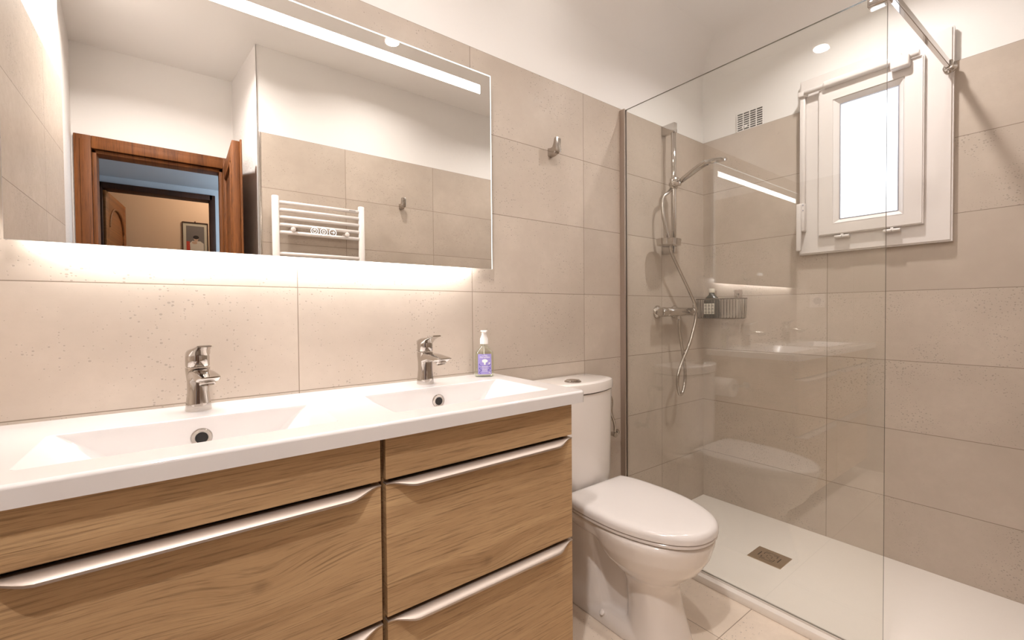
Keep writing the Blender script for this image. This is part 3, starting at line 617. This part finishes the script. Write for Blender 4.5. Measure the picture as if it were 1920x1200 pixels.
for sgn in (-1, 1):
    b = B()
    for k in range(16):
        u = sgn * (0.017 + 0.004 * math.sin(k)); v = 0.014 + k * 0.0022; pts = ell(u, v, 0.0014, 0.0016, 8); loft(b, [[Vector((p, -0.0205, q)) for p, q in pts], [Vector((p, -0.0222, q)) for p, q in pts]])
    b.transform(Ms); obj('lavender_print', b, M['label_violet'], lab)

# ------------------------------------------------------------------ mirror
MX0, MX1, MZ0, MZ1 = -2.751, -1.536, 1.283, 1.9935
mr = thing('wall_mirror', (-2.14, -0.03, MZ0), 'wide frameless lit mirror with a bright band near its top edge', 'mirror')
b = B(); bbox(b, MX0, MX1, -0.040, -0.035, MZ0, MZ1, 0.0006, 1)
for f in b.faces: f.material_index = 0 if f.normal.y < -0.9 else 1
mg = obj('mirror_glass', b, [M['mirror'], M['mirror_box']], mr)
b = B(); box(b, MX0 + 0.03, MX1 - 0.03, -0.0349, -0.0001, MZ0 + 0.035, MZ1 - 0.03); obj('back_box', b, M['mirror_box'], mr)
b = B(); box(b, MX0, MX1, -0.0412, -0.0401, MZ1 - 0.0026, MZ1); box(b, MX1 - 0.0014, MX1, -0.0412, -0.0401, MZ0, MZ1 - 0.0026); obj('edge_glow', b, M['mirror_edge_glow'], mr)  # emissive strips stand in for LED light caught in the glass edge
b = B(); box(b, -2.70, -1.583, -0.0409, -0.0401, 1.9155, 1.9465); obj('light_band', b, M['led'], mr)
b = B(); box(b, -2.70, -1.625, -0.022, -0.010, MZ0 + 0.024, MZ0 + 0.0345); obj('under_light', b, M['led_under'], mr)
b = B()
for k, xc in enumerate((-2.1525, -2.1275, -2.1025)):
    tube(b, [Vector((xc + 0.0098 * math.cos(a), -0.0404, 1.361 + 0.0098 * math.sin(a))) for a in [2 * math.pi * i / 28 for i in range(28)]], 0.0009, 5, True)
    if k == 0:
        tube(b, [Vector((xc + 0.005 * math.cos(a), -0.0404, 1.361 + 0.005 * math.sin(a))) for a in [math.radians(120 + 300 * i / 14) for i in range(15)]], 0.0006, 5); tube(b, [Vector((xc, -0.0404, 1.361)), Vector((xc, -0.0404, 1.3675))], 0.0006, 5)
    elif k == 1:
        for j in range(8):
            a = math.pi / 4 * j; tube(b, [Vector((xc + 0.0025 * math.cos(a), -0.0404, 1.361 + 0.0025 * math.sin(a))), Vector((xc + 0.006 * math.cos(a), -0.0404, 1.361 + 0.006 * math.sin(a)))], 0.0006, 5)
    else:
        for (p, q) in (((-0.005, 0), (0.005, 0)), ((0.001, 0.004), (0.005, 0)), ((0.001, -0.004), (0.005, 0))): tube(b, [Vector((xc + p[0], -0.0404, 1.361 + p[1])), Vector((xc + q[0], -0.0404, 1.361 + q[1]))], 0.0006, 5)
obj('touch_icons', b, M['icon'], mr)

# ------------------------------------------------------------------ robe hooks
def robe_hook(x, yw, sgn, label, dz=0.0):
    t = thing('robe_hook', (x, yw, 1.80), label, 'hook', 'chrome robe hooks')
    b = B()
    secs = [(0.0, 1.775, 1.811, 0.0135), (0.014, 1.774, 1.808, 0.0130), (0.028, 1.775, 1.810, 0.0130), (0.036, 1.778, 1.824, 0.0135), (0.042, 1.781, 1.840, 0.0145), (0.045, 1.784, 1.844, 0.0145), (0.051, 1.784, 1.844, 0.0145), (0.052, 1.787, 1.841, 0.0135)]
    rings = []
    for d, z0, z1, hw in secs:
        rr = 0.004; rings.append([Vector((x + a, yw - sgn * d, z)) for a, z in ((hw, z0 + rr), (hw, z1 - rr), (hw - rr, z1), (-hw + rr, z1), (-hw, z1 - rr), (-hw, z0 + rr), (-hw + rr, z0), (hw - rr, z0))])
    b.verts.ensure_lookup_table(); loft(b, rings); b.transform(Matrix.Translation((0, 0, dz))); o = obj('hook_body', b, M['satin'], t, 35)
    return t
robe_hook(-1.207, 0.0, 1, 'chrome robe hook on the tiles right of the mirror')
robe_hook(-1.287, YF, -1, 'chrome robe hook seen in the mirror, right of the towel radiator', 0.032)

# ------------------------------------------------------------------ towel radiator (seen in the mirror)
tr = thing('towel_radiator', (-1.80, YF + 0.05, 0.75), 'white ladder towel radiator on the tiled wall seen in the mirror', 'radiator')
yr = YF + 0.05; rx0, rx1 = -2.036, -1.566
for x in (rx0, rx1):
    b = B(); loft(b, [sring(x, yr, z, a, c, 24, 2.4) for z, a, c in ((0.75, 0.017, 0.014), (0.752, 0.0185, 0.0155), (1.772, 0.0185, 0.0155), (1.775, 0.016, 0.013))]); obj('upright', b, M['radiator'], tr, 50)
zs = [1.742, 1.701, 1.660, 1.619, 1.577, 1.458, 1.417, 1.376, 1.335, 1.22, 1.181, 1.142, 1.103, 0.98, 0.941, 0.902, 0.863]
first = None
for z in zs:
    b = B(); cyl(b, (rx0 + 0.01, yr, z), (rx1 - 0.01, yr, z), 0.0105, n=20); br = obj('rung', b, M['radiator'], tr, 180)
    if first is None: first = br
b = text_bm('ACOVA', 0.011, 0.0002); b.transform(Matrix.Translation((-1.622, yr + 0.0108, 1.743)) @ Matrix.Rotation(math.pi, 4, 'Z') @ Matrix.Rotation(math.pi / 2, 4, 'X')); obj('lettering', b, M['black'], first)
for x, z in ((-1.95, 1.596), (-1.655, 1.596), (-1.95, 0.92), (-1.655, 0.92)):
    b = B(); cyl(b, (x, YF, z), (x, yr + 0.006, z), 0.006, n=12); lathe(b, (x, YF, z), (0, 1, 0), [(0, 0.012), (0.006, 0.012), (0.007, 0.006)]); lathe(b, (x, yr + 0.004, z), (0, 1, 0), [(0, 0.012), (0.010, 0.0135), (0.014, 0.012), (0.016, 0.005)]); obj('wall_fixing', b, M['radiator'], tr, 50)

# socket on the left wall (seen reflected in the shower glass)
so = thing('wall_socket', (-2.84, -0.14, 1.187), 'square white wall socket beside the mirror, seen reflected in the shower glass', 'wall socket')
b = B(); bbox(b, -2.84, -2.829, -0.189, -0.093, 1.137, 1.237, 0.003); obj('plate', b, M['white_plastic'], so, 50)
b = B(); lathe(b, (-2.829, -0.141, 1.187), (1, 0, 0), [(0, 0.026), (0.002, 0.026), (0.0022, 0.022), (0.0003, 0.020)]); obj('socket_well', b, M['rubber'], so, 50)

# ------------------------------------------------------------------ toilet
TX = -1.172
wc = thing('toilet', (TX, -0.35, 0), 'white ceramic close-coupled toilet with its lid down', 'toilet')
rem = B()
def egg(z, hw, y0, y1, ym=None, n=40, pb=2.6, pf=2.0, cx=TX):
    ym = (y0 + y1) / 2 if ym is None else ym
    return sring(cx, ym, z, hw, y1 - ym, n, pb, hy2=ym - y0, p2=pf)
# bowl and front column
loft(rem, [egg(0.0, 0.100, -0.615, -0.40, -0.52), egg(0.03, 0.098, -0.605, -0.40, -0.515), egg(0.12, 0.086, -0.575, -0.40, -0.50), egg(0.19, 0.084, -0.562, -0.39, -0.49), egg(0.225, 0.094, -0.575, -0.37, -0.485), egg(0.25, 0.120, -0.605, -0.35, -0.475), egg(0.285, 0.148, -0.640, -0.32, -0.465), egg(0.33, 0.170, -0.668, -0.29, -0.46), egg(0.37, 0.180, -0.680, -0.26, -0.455), egg(0.388, 0.182, -0.683, -0.24, -0.45), egg(0.398, 0.176, -0.677, -0.24, -0.45)])
# shelf carrying the tank
loft(rem, [sring(TX, -0.155, 0.335, 0.125, 0.15, 32, 4), sring(TX, -0.17, 0.36, 0.160, 0.165, 32, 4), sring(TX, -0.19, 0.385, 0.178, 0.188, 32, 4), sring(TX, -0.19, 0.398, 0.174, 0.185, 32, 4)])
loft(rem, [egg(0.345, 0.165, -0.60, -0.10, -0.40), egg(0.398, 0.176, -0.66, -0.06, -0.40)])
# rear column, slanted
loft(rem, [sring(TX, -0.20, 0.0, 0.108, 0.145, 32, 3.2), sring(TX, -0.20, 0.06, 0.104, 0.143, 32, 3.2), sring(TX, -0.185, 0.14, 0.094, 0.125, 32, 3), sring(TX, -0.17, 0.24, 0.090, 0.105, 32, 3), sring(TX, -0.165, 0.34, 0.100, 0.11, 32, 3)])
# foot flange and web between the columns
loft(rem, [egg(0.0, 0.108, -0.60, -0.06, -0.40, pb=4), egg(0.03, 0.105, -0.59, -0.06, -0.40, pb=4), egg(0.055, 0.088, -0.56, -0.07, -0.40, pb=4)])
loft(rem, [egg(0.0, 0.052, -0.56, -0.12, pb=3), egg(0.22, 0.055, -0.55, -0.12, pb=3), egg(0.36, 0.075, -0.55, -0.12, pb=3)])
o = obj('bowl', rem, M['ceramic_wc'], wc, 180)
m = o.modifiers.new('remesh', 'REMESH'); m.mode = 'VOXEL'; m.voxel_size = 0.006; m.use_smooth_shade = True
m = o.modifiers.new('smooth', 'SMOOTH'); m.factor = 0.5; m.iterations = 9
def lidring(z, s, front=-0.690, back=-0.205):
    pts = [(0.0, front), (0.045, front + 0.006), (0.086, front + 0.026), (0.122, front + 0.062), (0.152, front + 0.115), (0.174, front + 0.18), (0.185, front + 0.25), (0.186, front + 0.32), (0.182, front + 0.39), (0.174, front + 0.44), (0.160, back - 0.006), (0.146, back)]
    half = crom([(x, y, 0) for x, y in pts], 3)
    full = [Vector((p.x, p.y, 0)) for p in half] + [Vector((-p.x, p.y, 0)) for p in half[::-1][:-1]]
    c = Vector((0, -0.43, 0)); out = []
    for p in full:
        d = p - c; L = d.length; q = c + d * ((L - s) / L); out.append(Vector((TX + q.x, q.y, z)))
    return out
b = B(); loft(b, [lidring(0.4005, 0.006), lidring(0.403, 0.003), lidring(0.4095, 0.003), lidring(0.4115, 0.005)]); obj('seat', b, M['lid_plastic'], wc, 40)
b = B(); loft(b, [lidring(0.4135, 0.004), lidring(0.4155, 0.0005), lidring(0.428, 0.0), lidring(0.4365, 0.003), lidring(0.4425, 0.009), lidring(0.4455, 0.018), lidring(0.4475, 0.035), lidring(0.449, 0.08), lidring(0.4495, 0.13)]); obj('lid', b, M['lid_plastic'], wc, 40)
for sx_ in (-0.075, 0.075):
    b = B(); cyl(b, (TX + sx_ - 0.018, -0.196, 0.412), (TX + sx_ + 0.018, -0.196, 0.412), 0.009, n=16, bev=0.001); obj('hinge', b, M['lid_plastic'], wc, 50)
def tankring(z, hw, yf, bow, r=0.035, cx=TX, yb=-0.008):
    out = []
    n = 16
    for i in range(n + 1):
        u = -1 + 2 * i / n; out.append(Vector((cx + hw * u * 0.93, yf - bow * (1 - u * u), z)))
    out += [Vector((cx + hw * 0.985, yf + 0.012, z)), Vector((cx + hw, yf + 0.035, z)), Vector((cx + hw, yb - 0.02, z)), Vector((cx + hw - 0.01, yb, z)), Vector((cx - hw + 0.01, yb, z)), Vector((cx - hw, yb - 0.02, z)), Vector((cx - hw, yf + 0.035, z)), Vector((cx - hw * 0.985, yf + 0.012, z))]
    return out
b = B(); loft(b, [tankring(0.400, 0.160, -0.145, 0.035), tankring(0.410, 0.170, -0.150, 0.038), tankring(0.45, 0.175, -0.150, 0.040), tankring(0.795, 0.187, -0.150, 0.045)]); obj('tank', b, M['ceramic_wc'], wc, 40)
b = B(); loft(b, [tankring(0.7985, 0.187, -0.150, 0.046), tankring(0.801, 0.191, -0.153, 0.048), tankring(0.828, 0.192, -0.153, 0.048), tankring(0.836, 0.190, -0.151, 0.048), tankring(0.8405, 0.184, -0.145, 0.047), tankring(0.842, 0.174, -0.136, 0.044)]); obj('tank_lid', b, M['ceramic_wc'], wc, 40)
fx, fy = -1.215, -0.135
b = B(); lathe(b, (fx, fy, 0.8415), (0, 0, 1), [(0, 0.034), (0.003, 0.034), (0.005, 0.031), (0.0055, 0.029)], 32); bb = obj('flush_button', b, M['satin'], wc, 50)
b = B()
for sgn in (-1, 1):
    pts = [(fx + sgn * (0.0015 + 0.026 * math.sin(a)), fy + 0.026 * math.cos(a)) for a in [math.pi * i / 14 for i in range(15)]]; loft(b, [[Vector((u, v, 0.846)) for u, v in pts], [Vector((u, v, 0.850)) for u, v in pts]])
obj('button_halves', b, M['chrome'], bb)
for sgn in (-1, 1):
    b = B(); lathe(b, (TX + sgn * 0.100, -0.335, 0.040), (sgn * 0.75, 0, 0.66), [(0, 0.010), (0.006, 0.010), (0.009, 0.006)]); obj('bolt_cap', b, M['white_plastic'], wc, 50)
# inlet and stop valve right of the tank
sv = thing('stop_valve', (-0.87, -0.02, 0.55), 'small chrome water stop valve on the tiles right of the toilet tank', 'valve')
b = B(); lathe(b, (-0.865, 0, 0.55), (0, -1, 0), [(0, 0.022), (0.004, 0.022), (0.006, 0.010), (0.05, 0.009), (0.055, 0.012), (0.062, 0.012)]); cyl(b, (-0.865, -0.03, 0.55), (-0.838, -0.036, 0.553), 0.007); lathe(b, (-0.840, -0.036, 0.553), (1, -0.1, 0), [(0, 0.009), (0.004, 0.014), (0.018, 0.013), (0.022, 0.009)], 8); obj('valve_body', b, M['chrome'], sv, 40)
b = B(); tube(b, crom([(-0.865, -0.055, 0.56), (-0.872, -0.06, 0.60), (-0.895, -0.06, 0.66), (-0.885, -0.055, 0.71), (-0.900, -0.05, 0.742), (-0.935, -0.05, 0.740), (-0.965, -0.055, 0.725)], 6), 0.006, 10); obj('supply_hose', b, M['satin'], sv, 180)
b = B(); lathe(b, (-0.984, -0.055, 0.722), (1, 0, 0.15), [(0, 0.012), (0.02, 0.012), (0.022, 0.008)], 8); obj('inlet_nut', b, M['chrome'], sv, 40)

# toilet roll and holder on the cabinet side (seen reflected in the glass)
th = thing('toilet_roll_holder', (-1.557, -0.11, 0.70), 'chrome toilet roll holder on the right side of the vanity', 'toilet roll holder')
b = B(); lathe(b, (-1.5575, -0.215, 0.70), (1, 0, 0), [(0, 0.018), (0.004, 0.018), (0.006, 0.006)]); tube(b, crom([(-1.552, -0.215, 0.70), (-1.512, -0.214, 0.70), (-1.502, -0.205, 0.70), (-1.502, -0.06, 0.70)], 5), 0.005, 10); obj('arm', b, M['chrome'], th, 50)
tp = thing('toilet_roll', (-1.502, -0.12, 0.69), 'white toilet paper roll reflected in the shower glass', 'toilet roll')
b = B(); n = 36; rings = []
for (yy, r) in ((-0.172, 0.020), (-0.172, 0.052), (-0.070, 0.052), (-0.070, 0.020)): rings.append([Vector((-1.502 + r * math.cos(2 * math.pi * i / n), yy, 0.685 + r * math.sin(2 * math.pi * i / n))) for i in range(n)])
rings.append(rings[0]); loft(b, rings, False, False); obj('paper', b, M['paper'], tp, 40)

# ------------------------------------------------------------------ shower tray
ty = thing('shower_tray', (-0.38, -0.7, 0), 'large cream resin shower tray along the wall under the window', 'shower tray')
TZ = 0.030
b = B(); bbox(b, -0.775, -0.0005, YF + 0.001, -0.0005, 0.0, TZ, 0.003, 2); trayo = obj('tray', b, M['tray'], ty, 40)
dx0, dx1, dy0, dy1 = -0.470, -0.346, -0.605, -0.469
b = B(); bbox(b, dx0, dx1, dy0, dy1, TZ - 0.001, TZ + 0.0022, 0.0006, 1); dc = obj('drain_cover', b, M['steel'], ty)
b = B(); cxd, cyd = (dx0 + dx1) / 2, (dy0 + dy1) / 2; zt = TZ + 0.0023
def slot(x0, x1, y0, y1): box(b, cxd + x0, cxd + x1, cyd + y0, cyd + y1, zt, zt + 0.0003)
for s_ in (-1, 1):
    slot(-0.020, 0.020, s_ * 0.040 - 0.002, s_ * 0.040 + 0.002); slot(s_ * 0.036 - 0.001, s_ * 0.036 + 0.001, -0.028, 0.028)
    for t_ in (-1, 1):
        slot(min(s_ * 0.010, s_ * 0.026), max(s_ * 0.010, s_ * 0.026), t_ * 0.026 - 0.0013, t_ * 0.026 + 0.0013); slot(s_ * 0.026 - 0.0013, s_ * 0.026 + 0.0013, min(t_ * 0.008, t_ * 0.026), max(t_ * 0.008, t_ * 0.026))
    slot(-0.008, 0.008, s_ * 0.010 - 0.001, s_ * 0.010 + 0.001); slot(s_ * 0.014 - 0.001, s_ * 0.014 + 0.001, -0.006, 0.006)
obj('slots', b, M['black'], dc)

# ------------------------------------------------------------------ glass shower screen
XG = -0.742; YG = -1.005; ZG = 2.086
sg = thing('shower_screen', (XG, -0.5, TZ), 'clear frameless glass shower screen standing on the tray edge', 'shower screen')
b = B(); box(b, XG - 0.004, XG + 0.004, YG, -0.006, TZ + 0.002, ZG)
for f in b.faces: f.material_index = 0 if abs(f.normal.x) > 0.5 else 1
obj('glass_panel', b, [M['glass'], M['glass_edge']], sg)
b = B(); box(b, XG - 0.013, XG - 0.0041, -0.028, -0.0005, TZ, ZG + 0.004); box(b, XG + 0.0041, XG + 0.010, -0.028, -0.0005, TZ, ZG + 0.004); box(b, XG - 0.0041, XG + 0.0041, -0.006, -0.0005, TZ, ZG + 0.004); obj('wall_profile', b, M['alu'], sg)
b = B(); box(b, XG - 0.0075, XG - 0.0041, YG, -0.03, TZ, TZ + 0.006); box(b, XG + 0.0041, XG + 0.0075, YG, -0.03, TZ, TZ + 0.006); obj('silicone_seal', b, M['silicone'], sg)
az = 2.070; ay = YG - 0.018; aye = -1.040
b = B(); 
d = Vector((-0.052 - (XG - 0.0), aye - ay, 0)); 
def bar(bm, p0, p1, hy, hz, r=0.002):
    p0, p1 = Vector(p0), Vector(p1); L = (p1 - p0).length; t = bmesh.new(); box(t, 0, L, -hy, hy, -hz, hz); bmesh.ops.recalc_face_normals(t, faces=t.faces); bmesh.ops.bevel(t, geom=t.edges[:], offset=r, segments=2, affect='EDGES')
    q = Vector((1, 0, 0)).rotation_difference((p1 - p0).normalized()); merge(bm, t, Matrix.Translation(p0) @ q.to_matrix().to_4x4())
bar(b, (XG - 0.015, ay + 0.012, az), (-0.060, aye, az), 0.0075, 0.0125); obj('support_bar', b, M['chrome'], sg, 40)
b = B(); bbox(b, XG - 0.022, XG + 0.016, YG - 0.010, YG + 0.045, az - 0.022, az + 0.026, 0.004, 3); obj('glass_clamp', b, M['chrome'], sg, 40)
b = B(); lathe(b, (-0.0305, aye, az), (-1, 0, 0), [(0, 0.021), (0.006, 0.021), (0.009, 0.015), (0.012, 0.010), (0.020, 0.010)], 28); bbox(b, -0.068, -0.044, aye - 0.013, aye + 0.013, az - 0.017, az + 0.017, 0.003); cyl(b, (-0.056, aye, az - 0.020), (-0.056, aye, az + 0.020), 0.0055, n=14); obj('wall_bracket', b, M['chrome'], sg, 40)

# ------------------------------------------------------------------ shower rail, hand shower, hose, mixer
RX, RY = -0.398, -0.062
sr = thing('shower_rail', (RX, RY, 1.42), 'vertical chrome shower rail on the tiles behind the glass', 'shower rail')
b = B(); cyl(b, (RX, RY, 1.43), (RX, RY, 2.09), 0.0128, n=24, bev=0.001); obj('riser', b, M['chrome'], sr, 50)
for z0, z1 in ((2.048, 2.098), (1.420, 1.470)):
    b = B(); bbox(b, RX - 0.014, RX + 0.014, -0.075, 0.0, z0, z1, 0.003); obj('rail_bracket', b, M['chrome'], sr, 40)
b = B(); lathe(b, (RX - 0.005, RY, 1.785), (-0.55, -0.83, 0), [(-0.02, 0.015), (0.02, 0.017), (0.022, 0.0255), (0.034, 0.0255), (0.037, 0.022)], 28); lathe(b, (RX, RY, 1.785), (0.5, -0.85, 0.1), [(0.0, 0.015), (0.03, 0.017), (0.036, 0.014)], 24); cyl(b, (RX, RY, 1.758), (RX, RY, 1.812), 0.019, n=24, bev=0.001); sld = obj('slider', b, M['chrome'], sr, 50)
b = B(); n = 36; cxs, cys = RX - 0.085, -0.088
def dish(z, a, c): return [Vector((cxs + a * math.copysign(abs(math.cos(2 * math.pi * i / n)) ** 0.8, math.cos(2 * math.pi * i / n)), cys + c * math.copysign(abs(math.sin(2 * math.pi * i / n)) ** 0.8, math.sin(2 * math.pi * i / n)), z)) for i in range(n)]
loft(b, [dish(1.450, 0.055, 0.038), dish(1.453, 0.066, 0.047), dish(1.484, 0.070, 0.051), dish(1.4855, 0.066, 0.047), dish(1.462, 0.062, 0.043)]); obj('soap_dish', b, M['chrome'], sr, 40)
hs = thing('hand_shower', (RX, -0.2, 1.80), 'chrome hand shower held at an angle on the shower rail', 'hand shower')
P0 = Vector((RX + 0.008, -0.082, 1.785)); P1 = Vector((RX + 0.002, -0.205, 1.836)); P2 = Vector((RX, -0.242, 1.846)); P3 = Vector((RX, -0.305, 1.848))
b = B(); pts = crom([P0 - (P1 - P0) * 0.30, P0, (P0 + P1) / 2, P1, P2], 6); tube(b, pts, [0.0105 + 0.005 * min(1, i / 14) for i in range(len(pts))], 16); obj('handle', b, M['chrome'], hs, 60)
b = B(); nrm = Vector((0.30, 0.10, -0.94)).normalized(); lathe(b, Vector((RX, -0.285, 1.857)), nrm, [(0, 0.020), (0.004, 0.042), (0.012, 0.052), (0.020, 0.052), (0.022, 0.049)], 36); obj('spray_head', b, M['chrome'], hs, 40)
b = B(); lathe(b, Vector((RX, -0.285, 1.857)) + nrm * 0.0215, nrm, [(0, 0.046), (0.0015, 0.046)], 36); obj('spray_face', b, M['rubber'], hs)
ho = thing('shower_hose', (-0.40, -0.08, 1.0), 'flexible chrome shower hose looping down from the hand shower to the mixer', 'hose')
hp = [P0 - (P1 - P0) * 0.28, (-0.440, -0.060, 1.735), (-0.478, -0.052, 1.70), (-0.490, -0.060, 1.62), (-0.478, -0.066, 1.55), (-0.458, -0.070, 1.49), (-0.428, -0.066, 1.43), (-0.388, -0.070, 1.37), (-0.328, -0.070, 1.2996), (-0.262, -0.074, 1.215), (-0.222, -0.078, 1.15), (-0.218, -0.08, 1.08), (-0.250, -0.08, 1.00), (-0.290, -0.08, 0.93), (-0.345, -0.08, 0.86), (-0.385, -0.08, 0.795), (-0.390, -0.078, 0.735), (-0.372, -0.075, 0.69), (-0.350, -0.072, 0.678), (-0.325, -0.070, 0.695), (-0.305, -0.068, 0.745), (-0.303, -0.066, 0.82), (-0.330, -0.066, 0.93), (-0.352, -0.067, 1.01), (-0.360, -0.07, 1.075)]
b = B(); hpt = crom(hp, 10); tube(b, hpt, 0.0082, 12); obj('hose_tube', b, M['satin'], ho, 180)
mxr = thing('shower_mixer', (-0.37, -0.05, 1.117), 'chrome bar shower mixer on the tiles below the shower rail', 'shower mixer')
MZ = 1.116; MY = -0.062
b = B(); cyl(b, (-0.468, MY, MZ), (-0.235, MY, MZ), 0.0235, n=32, bev=0.002); 
for x in (-0.455, -0.300): cyl(b, (x, 0, MZ), (x, MY, MZ), 0.016, n=20)
cyl(b, (-0.360, MY, MZ - 0.015), (-0.360, MY - 0.004, MZ - 0.040), 0.0105, n=18); bd = obj('mixer_body', b, M['chrome'], mxr, 50)
for x in (-0.455, -0.300):
    b = B(); lathe(b, (x, 0, MZ), (0, -1, 0), [(0, 0.035), (0.006, 0.035), (0.012, 0.030), (0.020, 0.022)], 32); obj('escutcheon', b, M['chrome'], mxr, 50)
b = B(); lathe(b, (-0.470, MY, MZ), (-1, 0, 0), [(0, 0.0215), (0.002, 0.0245), (0.035, 0.0245), (0.042, 0.0215), (0.044, 0.015)], 28); obj('temperature_knob', b, M['chrome'], mxr, 40)
b = B(); lathe(b, (-0.233, MY, MZ), (1, 0, 0), [(0, 0.0215), (0.002, 0.0240), (0.030, 0.0230), (0.036, 0.019)], 28); bbox(b, -0.215, -0.205, MY - 0.004, MY + 0.004, MZ + 0.018, MZ + 0.038, 0.002); obj('flow_knob', b, M['chrome'], mxr, 40)

# ------------------------------------------------------------------ wire basket with bottle
wbk = thing('wire_basket', (-0.06, -0.15, 1.08), 'metal wire shower basket stuck on the tiles below the window', 'basket')
bx0, bx1, by0, by1, bz0, bz1 = -0.112, -0.008, -0.262, -0.012, 1.078, 1.186
def rr2(x0, x1, y0, y1, z, r, n=5):
    out = []
    for (xx, yy, a0) in ((x1 - r, y1 - r, 0), (x0 + r, y1 - r, 90), (x0 + r, y0 + r, 180), (x1 - r, y0 + r, 270)):
        for i in range(n + 1): a = math.radians(a0 + 90 * i / n); out.append(Vector((xx + r * math.cos(a), yy + r * math.sin(a), z)))
    return out
b = B(); tube(b, rr2(bx0, bx1, by0, by1, bz1, 0.02), 0.0026, 8, True); obj('rim', b, M['wire'], wbk, 180)
b = B(); tube(b, rr2(bx0 + 0.006, bx1 - 0.004, by0 + 0.012, by1 - 0.008, bz0, 0.02), 0.0018, 8, True)
for i in range(14):
    y = by0 + 0.018 + (by1 - by0 - 0.036) * i / 13
    tube(b, crom([(bx0, y, bz1), (bx0 + 0.002, y, bz0 + 0.02), (bx0 + 0.012, y, bz0), (bx0 + 0.05, y, bz0 - 0.001), (bx1 - 0.012, y, bz0), (bx1 - 0.002, y, bz0 + 0.02), (bx1, y, bz1)], 4), 0.0013, 6)
for i in range(4):
    x = bx0 + 0.02 + (bx1 - bx0 - 0.04) * i / 3
    tube(b, crom([(x, by0, bz1), (x, by0 + 0.004, bz0 + 0.02), (x, by0 + 0.016, bz0), (x, -0.14, bz0 - 0.001), (x, by1 - 0.016, bz0), (x, by1 - 0.004, bz0 + 0.02), (x, by1, bz1)], 4), 0.0013, 6)
obj('cage', b, M['wire'], wbk, 180)
for y in (-0.060, -0.205):
    b = B(); bbox(b, -0.003, -0.0002, y - 0.022, y + 0.022, 1.190, 1.236, 0.0008); pd_ = obj('adhesive_pad', b, M['clearpad'], wbk)
    b = B(); cyl(b, (-0.003, y, 1.21), (-0.012, y, 1.21), 0.006, n=14); tube(b, crom([(-0.010, y, 1.215), (-0.014, y, 1.20), (-0.012, y, 1.188), (-0.006, y, 1.184)], 4), 0.003, 8); obj('pad_hook', b, M['wire'], pd_, 50)
bo = thing('shampoo_bottle', (-0.058, -0.086, 1.081), 'dark green bottle with cream cap standing in the wire basket', 'bottle')
bxx, byy, bz = -0.060, -0.085, 1.0795
b = B(); loft(b, [sring(bxx, byy, bz + h, a, c, 32, 3.2 if h < 0.11 else 2) for h, a, c in ((0, 0.026, 0.038), (0.003, 0.0285, 0.0405), (0.095, 0.0285, 0.0405), (0.108, 0.027, 0.037), (0.128, 0.018, 0.020), (0.136, 0.015, 0.015), (0.142, 0.0145, 0.0145))]); obj('bottle', b, M['bottle_green'], bo, 50)
b = B(); cyl(b, (bxx, byy, bz + 0.142), (bxx, byy, bz + 0.166), 0.0165, n=28, bev=0.002); obj('cap', b, M['cap'], bo, 50)
b = B(); bbox(b, bxx - 0.0298, bxx - 0.0284, byy - 0.030, byy + 0.030, bz + 0.022, bz + 0.082, 0.0002, 1); lb = obj('label', b, M['cap'], bo)
b = B()
for r in range(3):
    for c in range(3):
        y = byy + 0.020 - c * 0.020; z = bz + 0.071 - r * 0.019; box(b, bxx - 0.0302, bxx - 0.0299, y - 0.0075, y + 0.0075, z - 0.005, z - 0.0035); box(b, bxx - 0.0302, bxx - 0.0299, y - 0.006, y + 0.006, z, z + 0.002)
obj('label_print', b, M['bottle_green'], lb)
# light portal for the daylight in the window
